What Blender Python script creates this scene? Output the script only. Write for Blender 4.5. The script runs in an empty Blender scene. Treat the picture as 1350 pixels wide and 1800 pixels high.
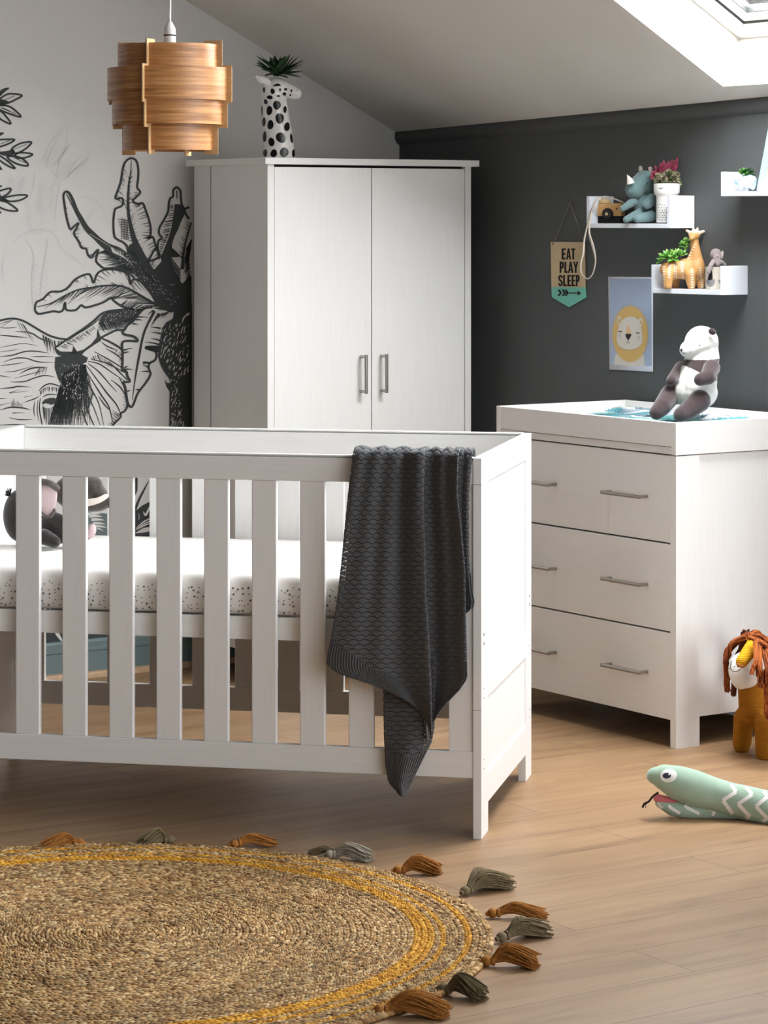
import bpy, bmesh, math, random
import numpy as np
from mathutils import Vector, Matrix, Euler, noise
from mathutils.geometry import tessellate_polygon
R = random.Random(7)
COL = bpy.context.scene.collection
# ---------------------------------------------------------------- camera model (1350 x 1800 frame)
F, HY, CX, CH = 4853.0, 380.6, 675.0, 1.5522
def W(px, py, Y):
    return Vector(((px-CX)/F*Y, Y, CH+(HY-py)/F*Y))
def floor_at(px, py, z=0.0):
    return W(px, py, F*(CH-z)/(py-HY))
def on_plane(px, py, P, n):
    r = Vector(((px-CX)/F, 1, (HY-py)/F)); c = Vector((0, 0, CH))
    return c+r*((P-c).dot(n)/r.dot(n))
YR, YC, YD = .594, .2053, math.radians(38.5)
U = Vector((math.sin(YR), -math.cos(YR), 0)); V = Vector((math.cos(YR), math.sin(YR), 0))
UD = Vector((math.sin(YD), -math.cos(YD), 0)); ND = Vector((math.cos(YD), math.sin(YD), 0))   # dark wall: along, outward
K = Vector((.0558, 10.0302, 0))
def on_mural(px, py, off=0.0): return on_plane(px, py, K+U*off, U)
def on_dark(px, py, off=0.0): return on_plane(px, py, K-ND*off, ND)
CP = Vector((.04544, 10.02318, 1.85705)); CN = Vector((.33282, .30505, .89229)).normalized()
def ceil_z(x, y): return CP.z-((x-CP.x)*CN.x+(y-CP.y)*CN.y)/CN.z
# ---------------------------------------------------------------- materials
def lin(c):
    c = c/255.0
    return c/12.92 if c <= .04045 else ((c+.055)/1.055)**2.4
def rgb(c): return (lin(c[0]), lin(c[1]), lin(c[2]), 1)
def nn(t, typ, loc=(0, 0), **kw):
    n = t.nodes.new(typ)
    for k, v in kw.items():
        if k in n.inputs: n.inputs[k].default_value = v
        else: setattr(n, k, v)
    return n
def M(name, col, rough=.55, var=None, bump=None, spec=.4, metal=0, sheen=0, coat=0, stretch=(1, 1, 1), trans=0, attr=None):
    """procedural material: colour, optional noise variation var=(scale, colour2, amount), bump=(scale, strength, distance)"""
    m = bpy.data.materials.new(name); m.use_nodes = True
    t = m.node_tree; b = t.nodes['Principled BSDF']
    b.inputs['Base Color'].default_value = rgb(col); b.inputs['Roughness'].default_value = rough
    b.inputs['Specular IOR Level'].default_value = spec; b.inputs['Metallic'].default_value = metal
    if sheen:
        b.inputs['Sheen Weight'].default_value = sheen; b.inputs['Sheen Roughness'].default_value = .5
    if coat: b.inputs['Coat Weight'].default_value = coat
    if trans: b.inputs['Transmission Weight'].default_value = trans
    if var or bump:
        tc = nn(t, 'ShaderNodeTexCoord'); mp = nn(t, 'ShaderNodeMapping')
        mp.inputs['Scale'].default_value = stretch
        t.links.new(tc.outputs['Object'], mp.inputs['Vector'])
    if var:
        n = nn(t, 'ShaderNodeTexNoise'); n.inputs['Scale'].default_value = var[0]; n.inputs['Detail'].default_value = 5
        t.links.new(mp.outputs[0], n.inputs['Vector'])
        mx = nn(t, 'ShaderNodeMix', data_type='RGBA')
        mr = nn(t, 'ShaderNodeMapRange'); mr.inputs[1].default_value = .35; mr.inputs[2].default_value = .65
        mr.inputs[4].default_value = var[2]
        t.links.new(n.outputs['Fac'], mr.inputs[0]); t.links.new(mr.outputs[0], mx.inputs[0])
        mx.inputs[6].default_value = rgb(col); mx.inputs[7].default_value = rgb(var[1])
        t.links.new(mx.outputs[2], b.inputs['Base Color'])
    if attr:
        a = nn(t, 'ShaderNodeAttribute', attribute_name=attr); t.links.new(a.outputs['Color'], b.inputs['Base Color'])
    if bump:
        n2 = nn(t, 'ShaderNodeTexNoise'); n2.inputs['Scale'].default_value = bump[0]; n2.inputs['Detail'].default_value = 4
        t.links.new(mp.outputs[0], n2.inputs['Vector'])
        bp = nn(t, 'ShaderNodeBump'); bp.inputs['Strength'].default_value = bump[1]
        bp.inputs['Distance'].default_value = bump[2] if len(bump) > 2 else .002
        t.links.new(n2.outputs['Fac'], bp.inputs['Height']); t.links.new(bp.outputs[0], b.inputs['Normal'])
    return m
# ---------------------------------------------------------------- mesh builder
class MB:
    def __init__(s): s.v = []; s.f = []; s.m = []
    def add(s, vs, fs, mi=0):
        o = len(s.v); s.v += [tuple(p) for p in vs]
        s.f += [tuple(o+i for i in f) for f in fs]; s.m += [mi]*len(fs); return s
    def box(s, x0, x1, y0, y1, z0, z1, mi=0):
        return s.add([(x0, y0, z0), (x1, y0, z0), (x1, y1, z0), (x0, y1, z0), (x0, y0, z1), (x1, y0, z1), (x1, y1, z1), (x0, y1, z1)],
                     [(3, 2, 1, 0), (4, 5, 6, 7), (0, 1, 5, 4), (1, 2, 6, 5), (2, 3, 7, 6), (3, 0, 4, 7)], mi)
    def poly(s, pts, mi=0):
        """flat, possibly concave polygon of 3-D points"""
        tr = tessellate_polygon([[Vector(p) for p in pts]])
        return s.add(pts, [tuple(t) for t in tr], mi)
    def prism(s, pts, d, mi=0):
        """extrude a (possibly concave) 3-D polygon by vector d"""
        d = Vector(d); n = len(pts); a = [Vector(p) for p in pts]; b = [p+d for p in a]
        tr = tessellate_polygon([a])
        fs = [tuple(t) for t in tr]+[tuple(n+i for i in reversed(t)) for t in tr]
        fs += [(i, (i+1) % n, n+(i+1) % n, n+i) for i in range(n)]
        return s.add(a+b, fs, mi)
    def lathe(s, prof, n=24, c=(0, 0, 0), mi=0, cap=True):
        vs = []; fs = []; m = len(prof)
        for r, z in prof:
            for k in range(n):
                a = 2*math.pi*k/n; vs.append((c[0]+r*math.cos(a), c[1]+r*math.sin(a), c[2]+z))
        for j in range(m-1):
            for k in range(n):
                fs.append((j*n+k, j*n+(k+1) % n, (j+1)*n+(k+1) % n, (j+1)*n+k))
        if cap:
            fs.append(tuple(reversed(range(n)))); fs.append(tuple(range((m-1)*n, m*n)))
        return s.add(vs, fs, mi)
    def tube(s, pts, rad, n=8, mi=0, cap=True, flat=1.0, up=(0, 0, 1)):
        pts = [Vector(p) for p in pts]; L = len(pts)
        if not hasattr(rad, '__len__'): rad = [rad]*L
        vs = []; fs = []; prev = None
        for i, p in enumerate(pts):
            t = (pts[min(i+1, L-1)]-pts[max(i-1, 0)])
            if t.length < 1e-9: t = Vector((0, 0, 1))
            t.normalize()
            if prev is None:
                q = Vector(up)
                if abs(q.dot(t)) > .95: q = Vector((1, 0, 0))
            else: q = prev
            x = (q-t*q.dot(t))
            if x.length < 1e-6: x = t.orthogonal()
            x.normalize(); prev = x; y = t.cross(x)
            for k in range(n):
                a = 2*math.pi*k/n; vs.append(p+(x*math.cos(a)+y*math.sin(a)*flat)*rad[i])
        for j in range(L-1):
            for k in range(n):
                fs.append((j*n+k, j*n+(k+1) % n, (j+1)*n+(k+1) % n, (j+1)*n+k))
        if cap:
            fs.append(tuple(reversed(range(n)))); fs.append(tuple(range((L-1)*n, L*n)))
        return s.add(vs, fs, mi)
    def ell(s, c, r, rot=None, n=16, m=10, mi=0):
        c = Vector(c); r = (r, r, r) if not hasattr(r, '__len__') else r
        Q = Euler(rot).to_matrix() if rot is not None and not isinstance(rot, Matrix) else (rot if rot is not None else Matrix.Identity(3))
        vs = [c+Q@Vector((0, 0, -r[2]))]; fs = []
        for j in range(1, m):
            ph = -math.pi/2+math.pi*j/m
            for k in range(n):
                a = 2*math.pi*k/n
                vs.append(c+Q@Vector((r[0]*math.cos(ph)*math.cos(a), r[1]*math.cos(ph)*math.sin(a), r[2]*math.sin(ph))))
        vs.append(c+Q@Vector((0, 0, r[2]))); e = len(vs)-1
        for k in range(n):
            fs.append((0, 1+(k+1) % n, 1+k)); fs.append((e, 1+(m-2)*n+k, 1+(m-2)*n+(k+1) % n))
        for j in range(m-2):
            for k in range(n):
                fs.append((1+j*n+k, 1+j*n+(k+1) % n, 1+(j+1)*n+(k+1) % n, 1+(j+1)*n+k))
        return s.add(vs, fs, mi)
    def cap(s, a, b, ra, rb, n=12, mi=0):
        """tapered capsule"""
        a = Vector(a); b = Vector(b); d = b-a; L = d.length or 1e-6; d = d/L; pts = []; rad = []
        for i in range(5):
            t = math.pi/2*i/4; pts.append(a-d*ra*math.cos(t)); rad.append(max(ra*math.sin(t), ra*.02))
        for i in range(5):
            t = math.pi/2*i/4; pts.append(b+d*rb*math.sin(t)); rad.append(max(rb*math.cos(t), rb*.02))
        return s.tube(pts, rad, n, mi)
    def leaf(s, base, d, up, L, w, th=.12, bend=0.0, n=7, mi=0, wide=.45, tipw=.02):
        """fleshy pointed leaf: diamond section along a bent midline"""
        base = Vector(base); d = Vector(d).normalized(); up = Vector(up); up = (up-d*up.dot(d)).normalized(); sd = d.cross(up)
        vs = []; fs = []
        for i in range(n):
            t = i/(n-1); c = base+d*L*t+up*bend*L*t*t
            if t < wide: ww = w*(.45+.55*math.sin(math.pi/2*t/wide))
            else: ww = w*max(tipw, math.cos(math.pi/2*(t-wide)/(1-wide))**.8)
            h = th*ww
            vs += [c-sd*ww+up*h*.6, c+up*h*.1+up*h*.2, c+sd*ww+up*h*.6, c-up*h]
        for i in range(n-1):
            for k in range(4):
                fs.append((i*4+k, (i+1)*4+k, (i+1)*4+(k+1) % 4, i*4+(k+1) % 4))
        fs.append((0, 1, 2, 3)); e = (n-1)*4; fs.append((e+3, e+2, e+1, e))
        return s.add(vs, fs, mi)
    def build(s, name, mats, parent=None, smooth=None, bevel=None, loc=None, rot=None):
        me = bpy.data.meshes.new(name); me.from_pydata(s.v, [], s.f)
        mats = mats if isinstance(mats, (list, tuple)) else [mats]
        for m in mats: me.materials.append(m)
        if any(s.m): me.polygons.foreach_set('material_index', s.m)
        me.validate(); me.update()
        bm = bmesh.new(); bm.from_mesh(me); bmesh.ops.recalc_face_normals(bm, faces=bm.faces); bm.to_mesh(me); bm.free()
        o = bpy.data.objects.new(name, me); COL.objects.link(o)
        if parent: o.parent = parent
        if loc is not None: o.location = loc
        if rot is not None: o.rotation_euler = rot
        if smooth is not None:
            me.shade_smooth()
            if smooth < 180: me.set_sharp_from_angle(angle=math.radians(smooth))
        if bevel:
            md = o.modifiers.new('bevel', 'BEVEL'); md.width = bevel; md.segments = 2; md.limit_method = 'ANGLE'; md.angle_limit = math.radians(40)
        return o
def thing(name, label, cat, loc=(0, 0, 0), rz=0, group=None):
    o = bpy.data.objects.new(name, None); COL.objects.link(o); o.location = loc; o.rotation_euler = (0, 0, rz)
    o.empty_display_size = .05; o['label'] = label; o['category'] = cat
    if group: o['group'] = group
    return o
def tag(o, label, cat, group=None):
    o['label'] = label; o['category'] = cat
    if group: o['group'] = group
    return o
def struct(o): o['kind'] = 'structure'; return o
def blob(name, mb, mats, parent=None, vox=.004, it=6, assign=None, fac=.5):
    """fuse the overlapping shapes of a builder into one soft closed skin"""
    o = mb.build(name+'_src', mats[0] if isinstance(mats, (list, tuple)) else mats)
    r = o.modifiers.new('r', 'REMESH'); r.mode = 'VOXEL'; r.voxel_size = vox
    sm = o.modifiers.new('s', 'SMOOTH'); sm.iterations = it; sm.factor = fac
    bpy.context.view_layer.update()
    me = bpy.data.meshes.new_from_object(o.evaluated_get(bpy.context.evaluated_depsgraph_get()))
    old = o.data; bpy.data.objects.remove(o); bpy.data.meshes.remove(old)
    me.name = name; me.materials.clear()
    mats = mats if isinstance(mats, (list, tuple)) else [mats]
    for m in mats: me.materials.append(m)
    if assign:
        for p in me.polygons: p.material_index = assign(p.center)
    me.shade_smooth()
    n = bpy.data.objects.new(name, me); COL.objects.link(n)
    if parent: n.parent = parent
    return n
def spline(pts, sub=5):
    """Catmull-Rom through points of any dimension"""
    P = [np.array(p, float) for p in pts]; out = []
    if len(P) < 3: return P
    for i in range(len(P)-1):
        a = P[max(i-1, 0)]; b = P[i]; c = P[i+1]; d = P[min(i+2, len(P)-1)]
        for k in range(sub):
            t = k/sub
            out.append(.5*((2*b)+(-a+c)*t+(2*a-5*b+4*c-d)*t*t+(-a+3*b-3*c+d)*t**3))
    out.append(P[-1]); return out
class Ink:
    """pen drawing on a flat surface: strokes and fills given in sheet coordinates, mapped by fn(x, y, off)"""
    def __init__(s, fn, step=.0006, minw=.15): s.mb = MB(); s.fn = fn; s.step = step; s.minw = minw
    def stroke(s, pts, w, mi=0, lay=1, sub=5, xf=None):
        if xf: pts = [xf(p) for p in pts]
        n = len(pts)
        if not hasattr(w, '__len__'): w = [w*.45]+[w]*(n-2)+[w*.35] if n > 2 else [w, w*.3]
        elif len(w) != n:
            w = [float(np.interp(i/(n-1), np.linspace(0, 1, len(w)), w)) for i in range(n)]
        q = spline([(p[0], p[1], a) for p, a in zip(pts, w)], sub) if n > 2 else [np.array((p[0], p[1], a)) for p, a in zip(pts, w)]
        vs = []; L = len(q)
        for i in range(L):
            t = q[min(i+1, L-1)][:2]-q[max(i-1, 0)][:2]; l = math.hypot(*t) or 1
            nx, ny = -t[1]/l, t[0]/l; h = max(q[i][2], s.minw)/2
            vs += [s.fn(q[i][0]+nx*h, q[i][1]+ny*h, s.step*lay), s.fn(q[i][0]-nx*h, q[i][1]-ny*h, s.step*lay)]
        s.mb.add(vs, [(2*i, 2*i+1, 2*i+3, 2*i+2) for i in range(L-1)], mi)
    def line(s, pts, w, mi=0, lay=1, sub=4, xf=None):
        s.stroke(pts, [w]*len(pts), mi, lay, sub, xf)
    def fill(s, pts, mi=0, lay=1, xf=None, smooth=0):
        if xf: pts = [xf(p) for p in pts]
        if smooth: pts = [tuple(p) for p in spline(list(pts)+[pts[0]], smooth)[:-1]]
        s.mb.poly([s.fn(p[0], p[1], s.step*lay) for p in pts], mi)
def inpoly(x, y, P):
    c = False; j = len(P)-1
    for i in range(len(P)):
        if (P[i][1] > y) != (P[j][1] > y) and x < (P[j][0]-P[i][0])*(y-P[i][1])/(P[j][1]-P[i][1])+P[i][0]: c = not c
        j = i
    return c
# ---------------------------------------------------------------- shared materials
m_white = M('white_painted_wood', (241, 240, 238), .42, bump=(260, .12, .0006), stretch=(1, 1, .03), var=(240, (232, 230, 227), .4))
m_whiteh = M('white_painted_wood_horizontal', (241, 240, 238), .42, bump=(260, .12, .0006), stretch=(.03, 1, 1), var=(240, (232, 230, 227), .4))
m_dark = M('dark_gap', (22, 21, 20), .9)
m_steel = M('brushed_steel', (176, 172, 166), .28, metal=1, bump=(300, .05))
m_bolt = M('bolt_metal', (70, 70, 72), .4, metal=.8)
m_shelf = M('white_shelf_lacquer', (228, 232, 240), .35, bump=(200, .04))
m_ceramic = M('white_ceramic', (240, 238, 235), .12, spec=.5, coat=.5)
m_black = M('black_paint', (16, 16, 17), .35)
# ================================================================= ROOM
def RM(a, b, z=0): return K+U*a-V*b+Vector((0, 0, z))
def DW(s, d=0, z=0): return K+UD*s-ND*d+Vector((0, 0, z))      # dark wall: s along, d in front of it
# floor: oak planks
def floor_mat():
    m = bpy.data.materials.new('oak_plank_floor'); m.use_nodes = True; t = m.node_tree; b = t.nodes['Principled BSDF']
    tc = nn(t, 'ShaderNodeTexCoord'); mp = nn(t, 'ShaderNodeMapping'); mp.inputs['Location'].default_value = (1.32, .1955*10-1.391, 0)
    t.links.new(tc.outputs['Object'], mp.inputs[0])
    br = nn(t, 'ShaderNodeTexBrick'); br.offset = .5; br.offset_frequency = 2
    br.inputs['Scale'].default_value = 1; br.inputs['Mortar Size'].default_value = .0011; br.inputs['Mortar Smooth'].default_value = .1
    br.inputs['Brick Width'].default_value = 1.31; br.inputs['Row Height'].default_value = .1955; br.inputs['Bias'].default_value = 0
    br.inputs['Color1'].default_value = (.25, .25, .25, 1); br.inputs['Color2'].default_value = (.75, .75, .75, 1); br.inputs['Mortar'].default_value = (0, 0, 0, 1)
    t.links.new(mp.outputs[0], br.inputs['Vector'])
    # long wandering grain
    g = nn(t, 'ShaderNodeMapping'); g.inputs['Scale'].default_value = (.9, 8.5, 1); t.links.new(tc.outputs['Object'], g.inputs[0])
    ad = nn(t, 'ShaderNodeVectorMath', operation='ADD'); t.links.new(g.outputs[0], ad.inputs[0]); t.links.new(br.outputs['Color'], ad.inputs[1])
    n1 = nn(t, 'ShaderNodeTexNoise'); n1.inputs['Scale'].default_value = 1.5; n1.inputs['Detail'].default_value = 7; n1.inputs['Distortion'].default_value = .7; n1.inputs['Roughness'].default_value = .62
    t.links.new(ad.outputs[0], n1.inputs['Vector'])
    g2 = nn(t, 'ShaderNodeMapping'); g2.inputs['Scale'].default_value = (3, 120, 1); t.links.new(tc.outputs['Object'], g2.inputs[0])
    n2 = nn(t, 'ShaderNodeTexNoise'); n2.inputs['Scale'].default_value = 2; n2.inputs['Detail'].default_value = 5; t.links.new(g2.outputs[0], n2.inputs['Vector'])
    cr = nn(t, 'ShaderNodeValToRGB'); e = cr.color_ramp.elements
    e[0].position = .28; e[0].color = rgb((122, 93, 67)); e[1].position = .74; e[1].color = rgb((165, 134, 100))
    x = cr.color_ramp.elements.new(.47); x.color = rgb((150, 118, 86))
    t.links.new(n1.outputs['Fac'], cr.inputs[0])
    mx = nn(t, 'ShaderNodeMix', data_type='RGBA', blend_type='MULTIPLY'); mx.inputs[0].default_value = 1
    r2 = nn(t, 'ShaderNodeMapRange'); r2.inputs[1].default_value = .3; r2.inputs[2].default_value = .7; r2.inputs[3].default_value = .93; r2.inputs[4].default_value = 1.04
    t.links.new(n2.outputs['Fac'], r2.inputs[0]); t.links.new(cr.outputs[0], mx.inputs[6]); t.links.new(r2.outputs[0], mx.inputs[7])
    r3 = nn(t, 'ShaderNodeMapRange'); r3.inputs[1].default_value = .25; r3.inputs[2].default_value = .75; r3.inputs[3].default_value = .93; r3.inputs[4].default_value = 1.05
    t.links.new(br.outputs['Color'], r3.inputs[0])
    mx2 = nn(t, 'ShaderNodeMix', data_type='RGBA', blend_type='MULTIPLY'); mx2.inputs[0].default_value = 1
    t.links.new(mx.outputs[2], mx2.inputs[6]); t.links.new(r3.outputs[0], mx2.inputs[7])
    # sparse knots
    kn = nn(t, 'ShaderNodeMapping'); kn.inputs['Scale'].default_value = (1.3, 4.2, 1); t.links.new(tc.outputs['Object'], kn.inputs[0])
    vo = nn(t, 'ShaderNodeTexVoronoi'); vo.inputs['Scale'].default_value = 1.5; t.links.new(kn.outputs[0], vo.inputs['Vector'])
    kr = nn(t, 'ShaderNodeMapRange'); kr.inputs[1].default_value = .02; kr.inputs[2].default_value = .09; kr.inputs[3].default_value = .62; kr.inputs[4].default_value = 1
    t.links.new(vo.outputs['Distance'], kr.inputs[0])
    mk = nn(t, 'ShaderNodeMix', data_type='RGBA', blend_type='MULTIPLY'); mk.inputs[0].default_value = .7
    t.links.new(mx2.outputs[2], mk.inputs[6]); t.links.new(kr.outputs[0], mk.inputs[7])
    mo = nn(t, 'ShaderNodeMix', data_type='RGBA'); mo.inputs[7].default_value = rgb((78, 58, 44))
    t.links.new(br.outputs['Fac'], mo.inputs[0]); t.links.new(mk.outputs[2], mo.inputs[6]); t.links.new(mo.outputs[2], b.inputs['Base Color'])
    b.inputs['Roughness'].default_value = .42; b.inputs['Specular IOR Level'].default_value = .35
    bp = nn(t, 'ShaderNodeBump'); bp.inputs['Strength'].default_value = .12; bp.inputs['Distance'].default_value = .001
    t.links.new(n2.outputs['Fac'], bp.inputs['Height']); t.links.new(bp.outputs[0], b.inputs['Normal'])
    return m
fl = MB(); fl.box(-.05, 7.5, -.05, 9.5, -.06, 0)
struct(fl.build('floor', floor_mat(), loc=K, rot=(0, 0, YR+math.pi)))
# walls
m_paper = M('pale_linen_wallpaper', (221, 220, 217), .85, var=(420, (212, 211, 208), .6), bump=(700, .08, .0005), spec=.15)
m_darkwall = M('charcoal_wall_paint', (82, 84, 85), .6, var=(6, (78, 80, 81), .5), bump=(350, .1, .0006), spec=.3)
m_ceil = M('ceiling_plaster', (222, 218, 213), .85, var=(3, (217, 213, 207), .6), bump=(60, .1, .0015), spec=.15)
BL = 3.6
def top(p): return Vector((p.x, p.y, ceil_z(p.x, p.y)))
w = MB(); w.prism([RM(0, 0), RM(0, BL), top(RM(0, BL)), top(RM(0, 0))], -U*.12)
wall_left = struct(w.build('wall_left', m_paper))
SR = 3.1; SC = 4.0
w = MB(); w.prism([DW(-.15), DW(SR), top(DW(SR)), top(DW(-.15))], ND*.12)
wall_right = struct(w.build('wall_right', m_darkwall))
# crown strip along the top of the dark wall
prof = [(0, 0), (.017, 0), (.021, -.008), (.021, -.028), (.015, -.036), (.005, -.040), (0, -.040)]  # second, stronger lamp is the key light behind the added unseen window
w = MB(); vs = []
for s in (-.0, SR):
    for d, z in prof:
        q = top(DW(s, d)); vs.append(q+Vector((0, 0, z)))
n = len(prof)
w.add(vs, [tuple(range(n)), tuple(reversed(range(n, 2*n)))]+[(i, (i+1) % n, n+(i+1) % n, n+i) for i in range(n)])
struct(w.build('trim_1', m_darkwall, smooth=45))
# skirting board (teal grey) with a moulded top, and the oak quarter bead at its foot
m_teal = M('teal_grey_gloss_paint', (104, 122, 124), .35, spec=.5)
m_bead = M('oak_bead', (196, 165, 132), .5, var=(30, (170, 136, 104), .6), stretch=(1, 1, 1))
def skirt(name, prof, mat, P0, P1, out):
    w = MB(); n = len(prof); vs = [P+out*d+Vector((0, 0, z)) for P in (P0, P1) for d, z in prof]
    w.add(vs, [tuple(range(n)), tuple(reversed(range(n, 2*n)))]+[(i, (i+1) % n, n+(i+1) % n, n+i) for i in range(n)])
    return struct(w.build(name, mat, smooth=35))
skirt('baseboard_left', [(0, 0), (.016, 0), (.016, .088), (.019, .090), (.019, .098), (.014, .102), (.014, .118), (.008, .126), (0, .128)], m_teal, RM(0, 0), RM(0, BL), U)
skirt('trim_2', [(.0165, 0), (.034, 0), (.034, .012), (.030, .019), (.0165, .021)], m_bead, RM(0, .0), RM(0, BL), U)
skirt('baseboard_right', [(0, 0), (.016, 0), (.016, .10), (.008, .125), (0, .128)], m_darkwall, DW(0), DW(SR), -ND)
# sloping ceiling with roof-window openings
A0 = Vector((1.0588, 8.6214, 1.9583)); E1 = (Vector((1.17987, 8.48281, 1.96052))-A0); E1.normalize()
E2 = Vector((.62072, 8.36768, 2.20844))-A0; E2 = (E2-E1*E2.dot(E1)).normalized()
NC = E1.cross(E2); NC = NC if NC.z > 0 else -NC
RD = .17
def CL(s, t, h=0): return A0+E1*s+E2*t+NC*h
wins = [(0, 0, .95, 1.25), (1.12, 0, .95, 1.25)]  # second window is out of view, added to bring in the key light
outer = [top(RM(0, 0)), top(RM(0, BL)), top(RM(5.0, BL)), top(DW(SC))]
holes = [[CL(s, t), CL(s+w_, t), CL(s+w_, t+l), CL(s, t+l)] for s, t, w_, l in wins]
flat = lambda L: [Vector((p.x, p.y, 0)) for p in L]
tr = tessellate_polygon([flat(outer)]+[flat(h) for h in holes]); allp = outer+[p for h in holes for p in h]
w = MB(); w.add(allp, [tuple(t) for t in tr]); w.add([p+NC*RD for p in allp], [tuple(reversed(t)) for t in tr])
k = len(outer)
w.add(outer+[p+NC*RD for p in outer], [(i, (i+1) % k, k+(i+1) % k, k+i) for i in range(k)])
for h in holes: w.add(h+[p+NC*RD for p in h], [(i, (i+1) % 4, 4+(i+1) % 4, 4+i) for i in range(4)])
struct(w.build('ceiling', m_ceil))
# roof windows: white frame, sash, gasket, pane
m_frame = M('white_window_paint', (240, 240, 238), .3)
m_gasket = M('dark_gasket', (40, 42, 40), .6)
m_glass = bpy.data.materials.new('clear_glazing'); m_glass.use_nodes = True
t = m_glass.node_tree; t.nodes.clear(); o_ = nn(t, 'ShaderNodeOutputMaterial'); mi = nn(t, 'ShaderNodeMixShader'); tp = nn(t, 'ShaderNodeBsdfTransparent')
gl = nn(t, 'ShaderNodeBsdfGlossy'); gl.inputs['Roughness'].default_value = .02; mi.inputs[0].default_value = .08
t.links.new(tp.outputs[0], mi.inputs[1]); t.links.new(gl.outputs[0], mi.inputs[2]); t.links.new(mi.outputs[0], o_.inputs[0])
def ring(mb, s, t_, w_, l, i0, i1, h0, h1):
    """rectangular frame between inset i0 and i1, heights h0..h1"""
    for (a, b, c, d) in ((s+i0, s+w_-i0, t_+i0, t_+i1), (s+i0, s+w_-i0, t_+l-i1, t_+l-i0), (s+i0, s+i1, t_+i1, t_+l-i1), (s+w_-i1, s+w_-i0, t_+i1, t_+l-i1)):
        vs = [CL(x, y, h) for h in (h0, h1) for x, y in ((a, c), (b, c), (b, d), (a, d))]
        mb.add(vs, [(3, 2, 1, 0), (4, 5, 6, 7), (0, 1, 5, 4), (1, 2, 6, 5), (2, 3, 7, 6), (3, 0, 4, 7)])
for i, (s, t_, w_, l) in enumerate(wins):
    f = MB(); ring(f, s, t_, w_, l, -.02, .055, RD+.001, RD+.03); ring(f, s, t_, w_, l, .055, .062, RD+.012, RD+.06)
    fo = struct(f.build('window_%d' % (i+1), m_frame, bevel=.002))
    g = MB(); ring(g, s, t_, w_, l, .062, .066, RD+.014, RD+.05); g.build('gasket', m_gasket, fo)
    g = MB(); ring(g, s, t_, w_, l, .066, .10, RD+.02, RD+.06); g.build('sash', m_frame, fo, bevel=.002)
    g = MB(); ring(g, s, t_, w_, l, .10, .104, RD+.03, RD+.05); g.build('gasket', m_gasket, fo)
    g = MB(); g.prism([CL(s+.104, t_+.104, RD+.038), CL(s+w_-.104, t_+.104, RD+.038), CL(s+w_-.104, t_+l-.104, RD+.038), CL(s+.104, t_+l-.104, RD+.038)], NC*.006); g.build('pane', m_glass, fo)
# ------------------------------------------------------------- the printed mural
m_ink = M('mural_ink', (68, 72, 72), .85, spec=.1); m_lite = M('mural_paper_white', (218, 217, 214), .85, spec=.1)
m_faint = M('mural_faint_print', (209, 209, 207), .85, spec=.1); m_mid = M('mural_grey_wash', (112, 122, 124), .85, spec=.1)
mur = Ink(lambda x, y, o: on_mural(x, y, .0004+o), .0005)
def X(ox, oy, sc): return lambda p: (ox+p[0]/sc, oy+p[1]/sc)
x1 = X(100, 260, 5.625); x2 = X(40, 440, 4.5); x3 = X(0, 540, 5.625); x4 = X(180, 520, 7.5); x5 = X(0, 130, 6.667); x6 = X(140, 820, 4.82)
FAINT, INK, LITE, MID = 2, 0, 1, 3
# faint distant plants and elephant
for pts in ([(118, 218), (104, 232), (88, 252), (78, 275), (66, 288)], [(118, 218), (118, 240), (114, 262), (104, 285), (100, 310)], [(112, 226), (98, 250), (86, 274), (80, 300)],
            [(156, 266), (140, 278), (126, 292), (120, 310)], [(156, 266), (152, 284), (138, 300), (130, 314)], [(60, 300), (58, 330), (50, 352)], [(90, 300), (104, 320), (100, 350), (96, 390)],
            [(20, 430), (40, 412), (70, 404), (96, 412), (110, 440), (128, 452), (150, 470)], [(10, 440), (4, 470), (8, 500)], [(46, 420), (60, 450), (56, 490), (58, 540)], [(84, 420), (80, 450), (72, 500), (70, 540)], [(140, 345), (166, 352), (182, 372), (190, 400)]):
    mur.stroke(pts, 2.2, FAINT, 1)
for cx, cy, a0, L_ in ((112, 262, 2.2, 46), (84, 330, 1.7, 50), (136, 292, 2.4, 40), (56, 360, 1.4, 60), (70, 470, 1.6, 90), (30, 320, 1.8, 40), (150, 380, 2.0, 40)):
    for k in range(9):
        x_ = cx+math.cos(a0)*L_*k/9; y_ = cy+math.sin(a0)*L_*k/9
        for sg in (-1, 1): mur.stroke([(x_, y_), (x_+sg*9, y_-5), (x_+sg*15, y_-13)], 1.3, FAINT, 1, 3)
OW = 4.2
def outl(pts, xf, w=OW, lay=3): mur.stroke([xf(p) for p in pts], [w*.8]+[w]*(len(pts)-2)+[w*.7], INK, lay, 4)
def hatch(A, B, n, l0, l1, w, seed=1, skew=0.0, t0=0.0, t1=1.0, mi=INK, lay=2, both=False):
    """tapering pen ticks from curve A towards curve B"""
    rr = random.Random(seed); a = np.array(spline(A, 6)); b = np.array(spline(B, 6))
    f = lambda c, t: np.array([np.interp(t*(len(c)-1), range(len(c)), c[:, 0]), np.interp(t*(len(c)-1), range(len(c)), c[:, 1])])
    for i in range(n):
        t = t0+(t1-t0)*(i+rr.random()*.8)/n
        p = f(a, t); q = f(b, min(max(t+skew, 0), 1)); l = rr.uniform(l0, l1)
        mur.stroke([tuple(p), tuple(p+(q-p)*l*.55+np.array((rr.uniform(-.4, .4), rr.uniform(-.4, .4)))), tuple(p+(q-p)*l)], [w*rr.uniform(.7, 1.2), w*.8, .2], mi, lay, 2)
T = lambda L, xf: [xf(p) for p in L]
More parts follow.
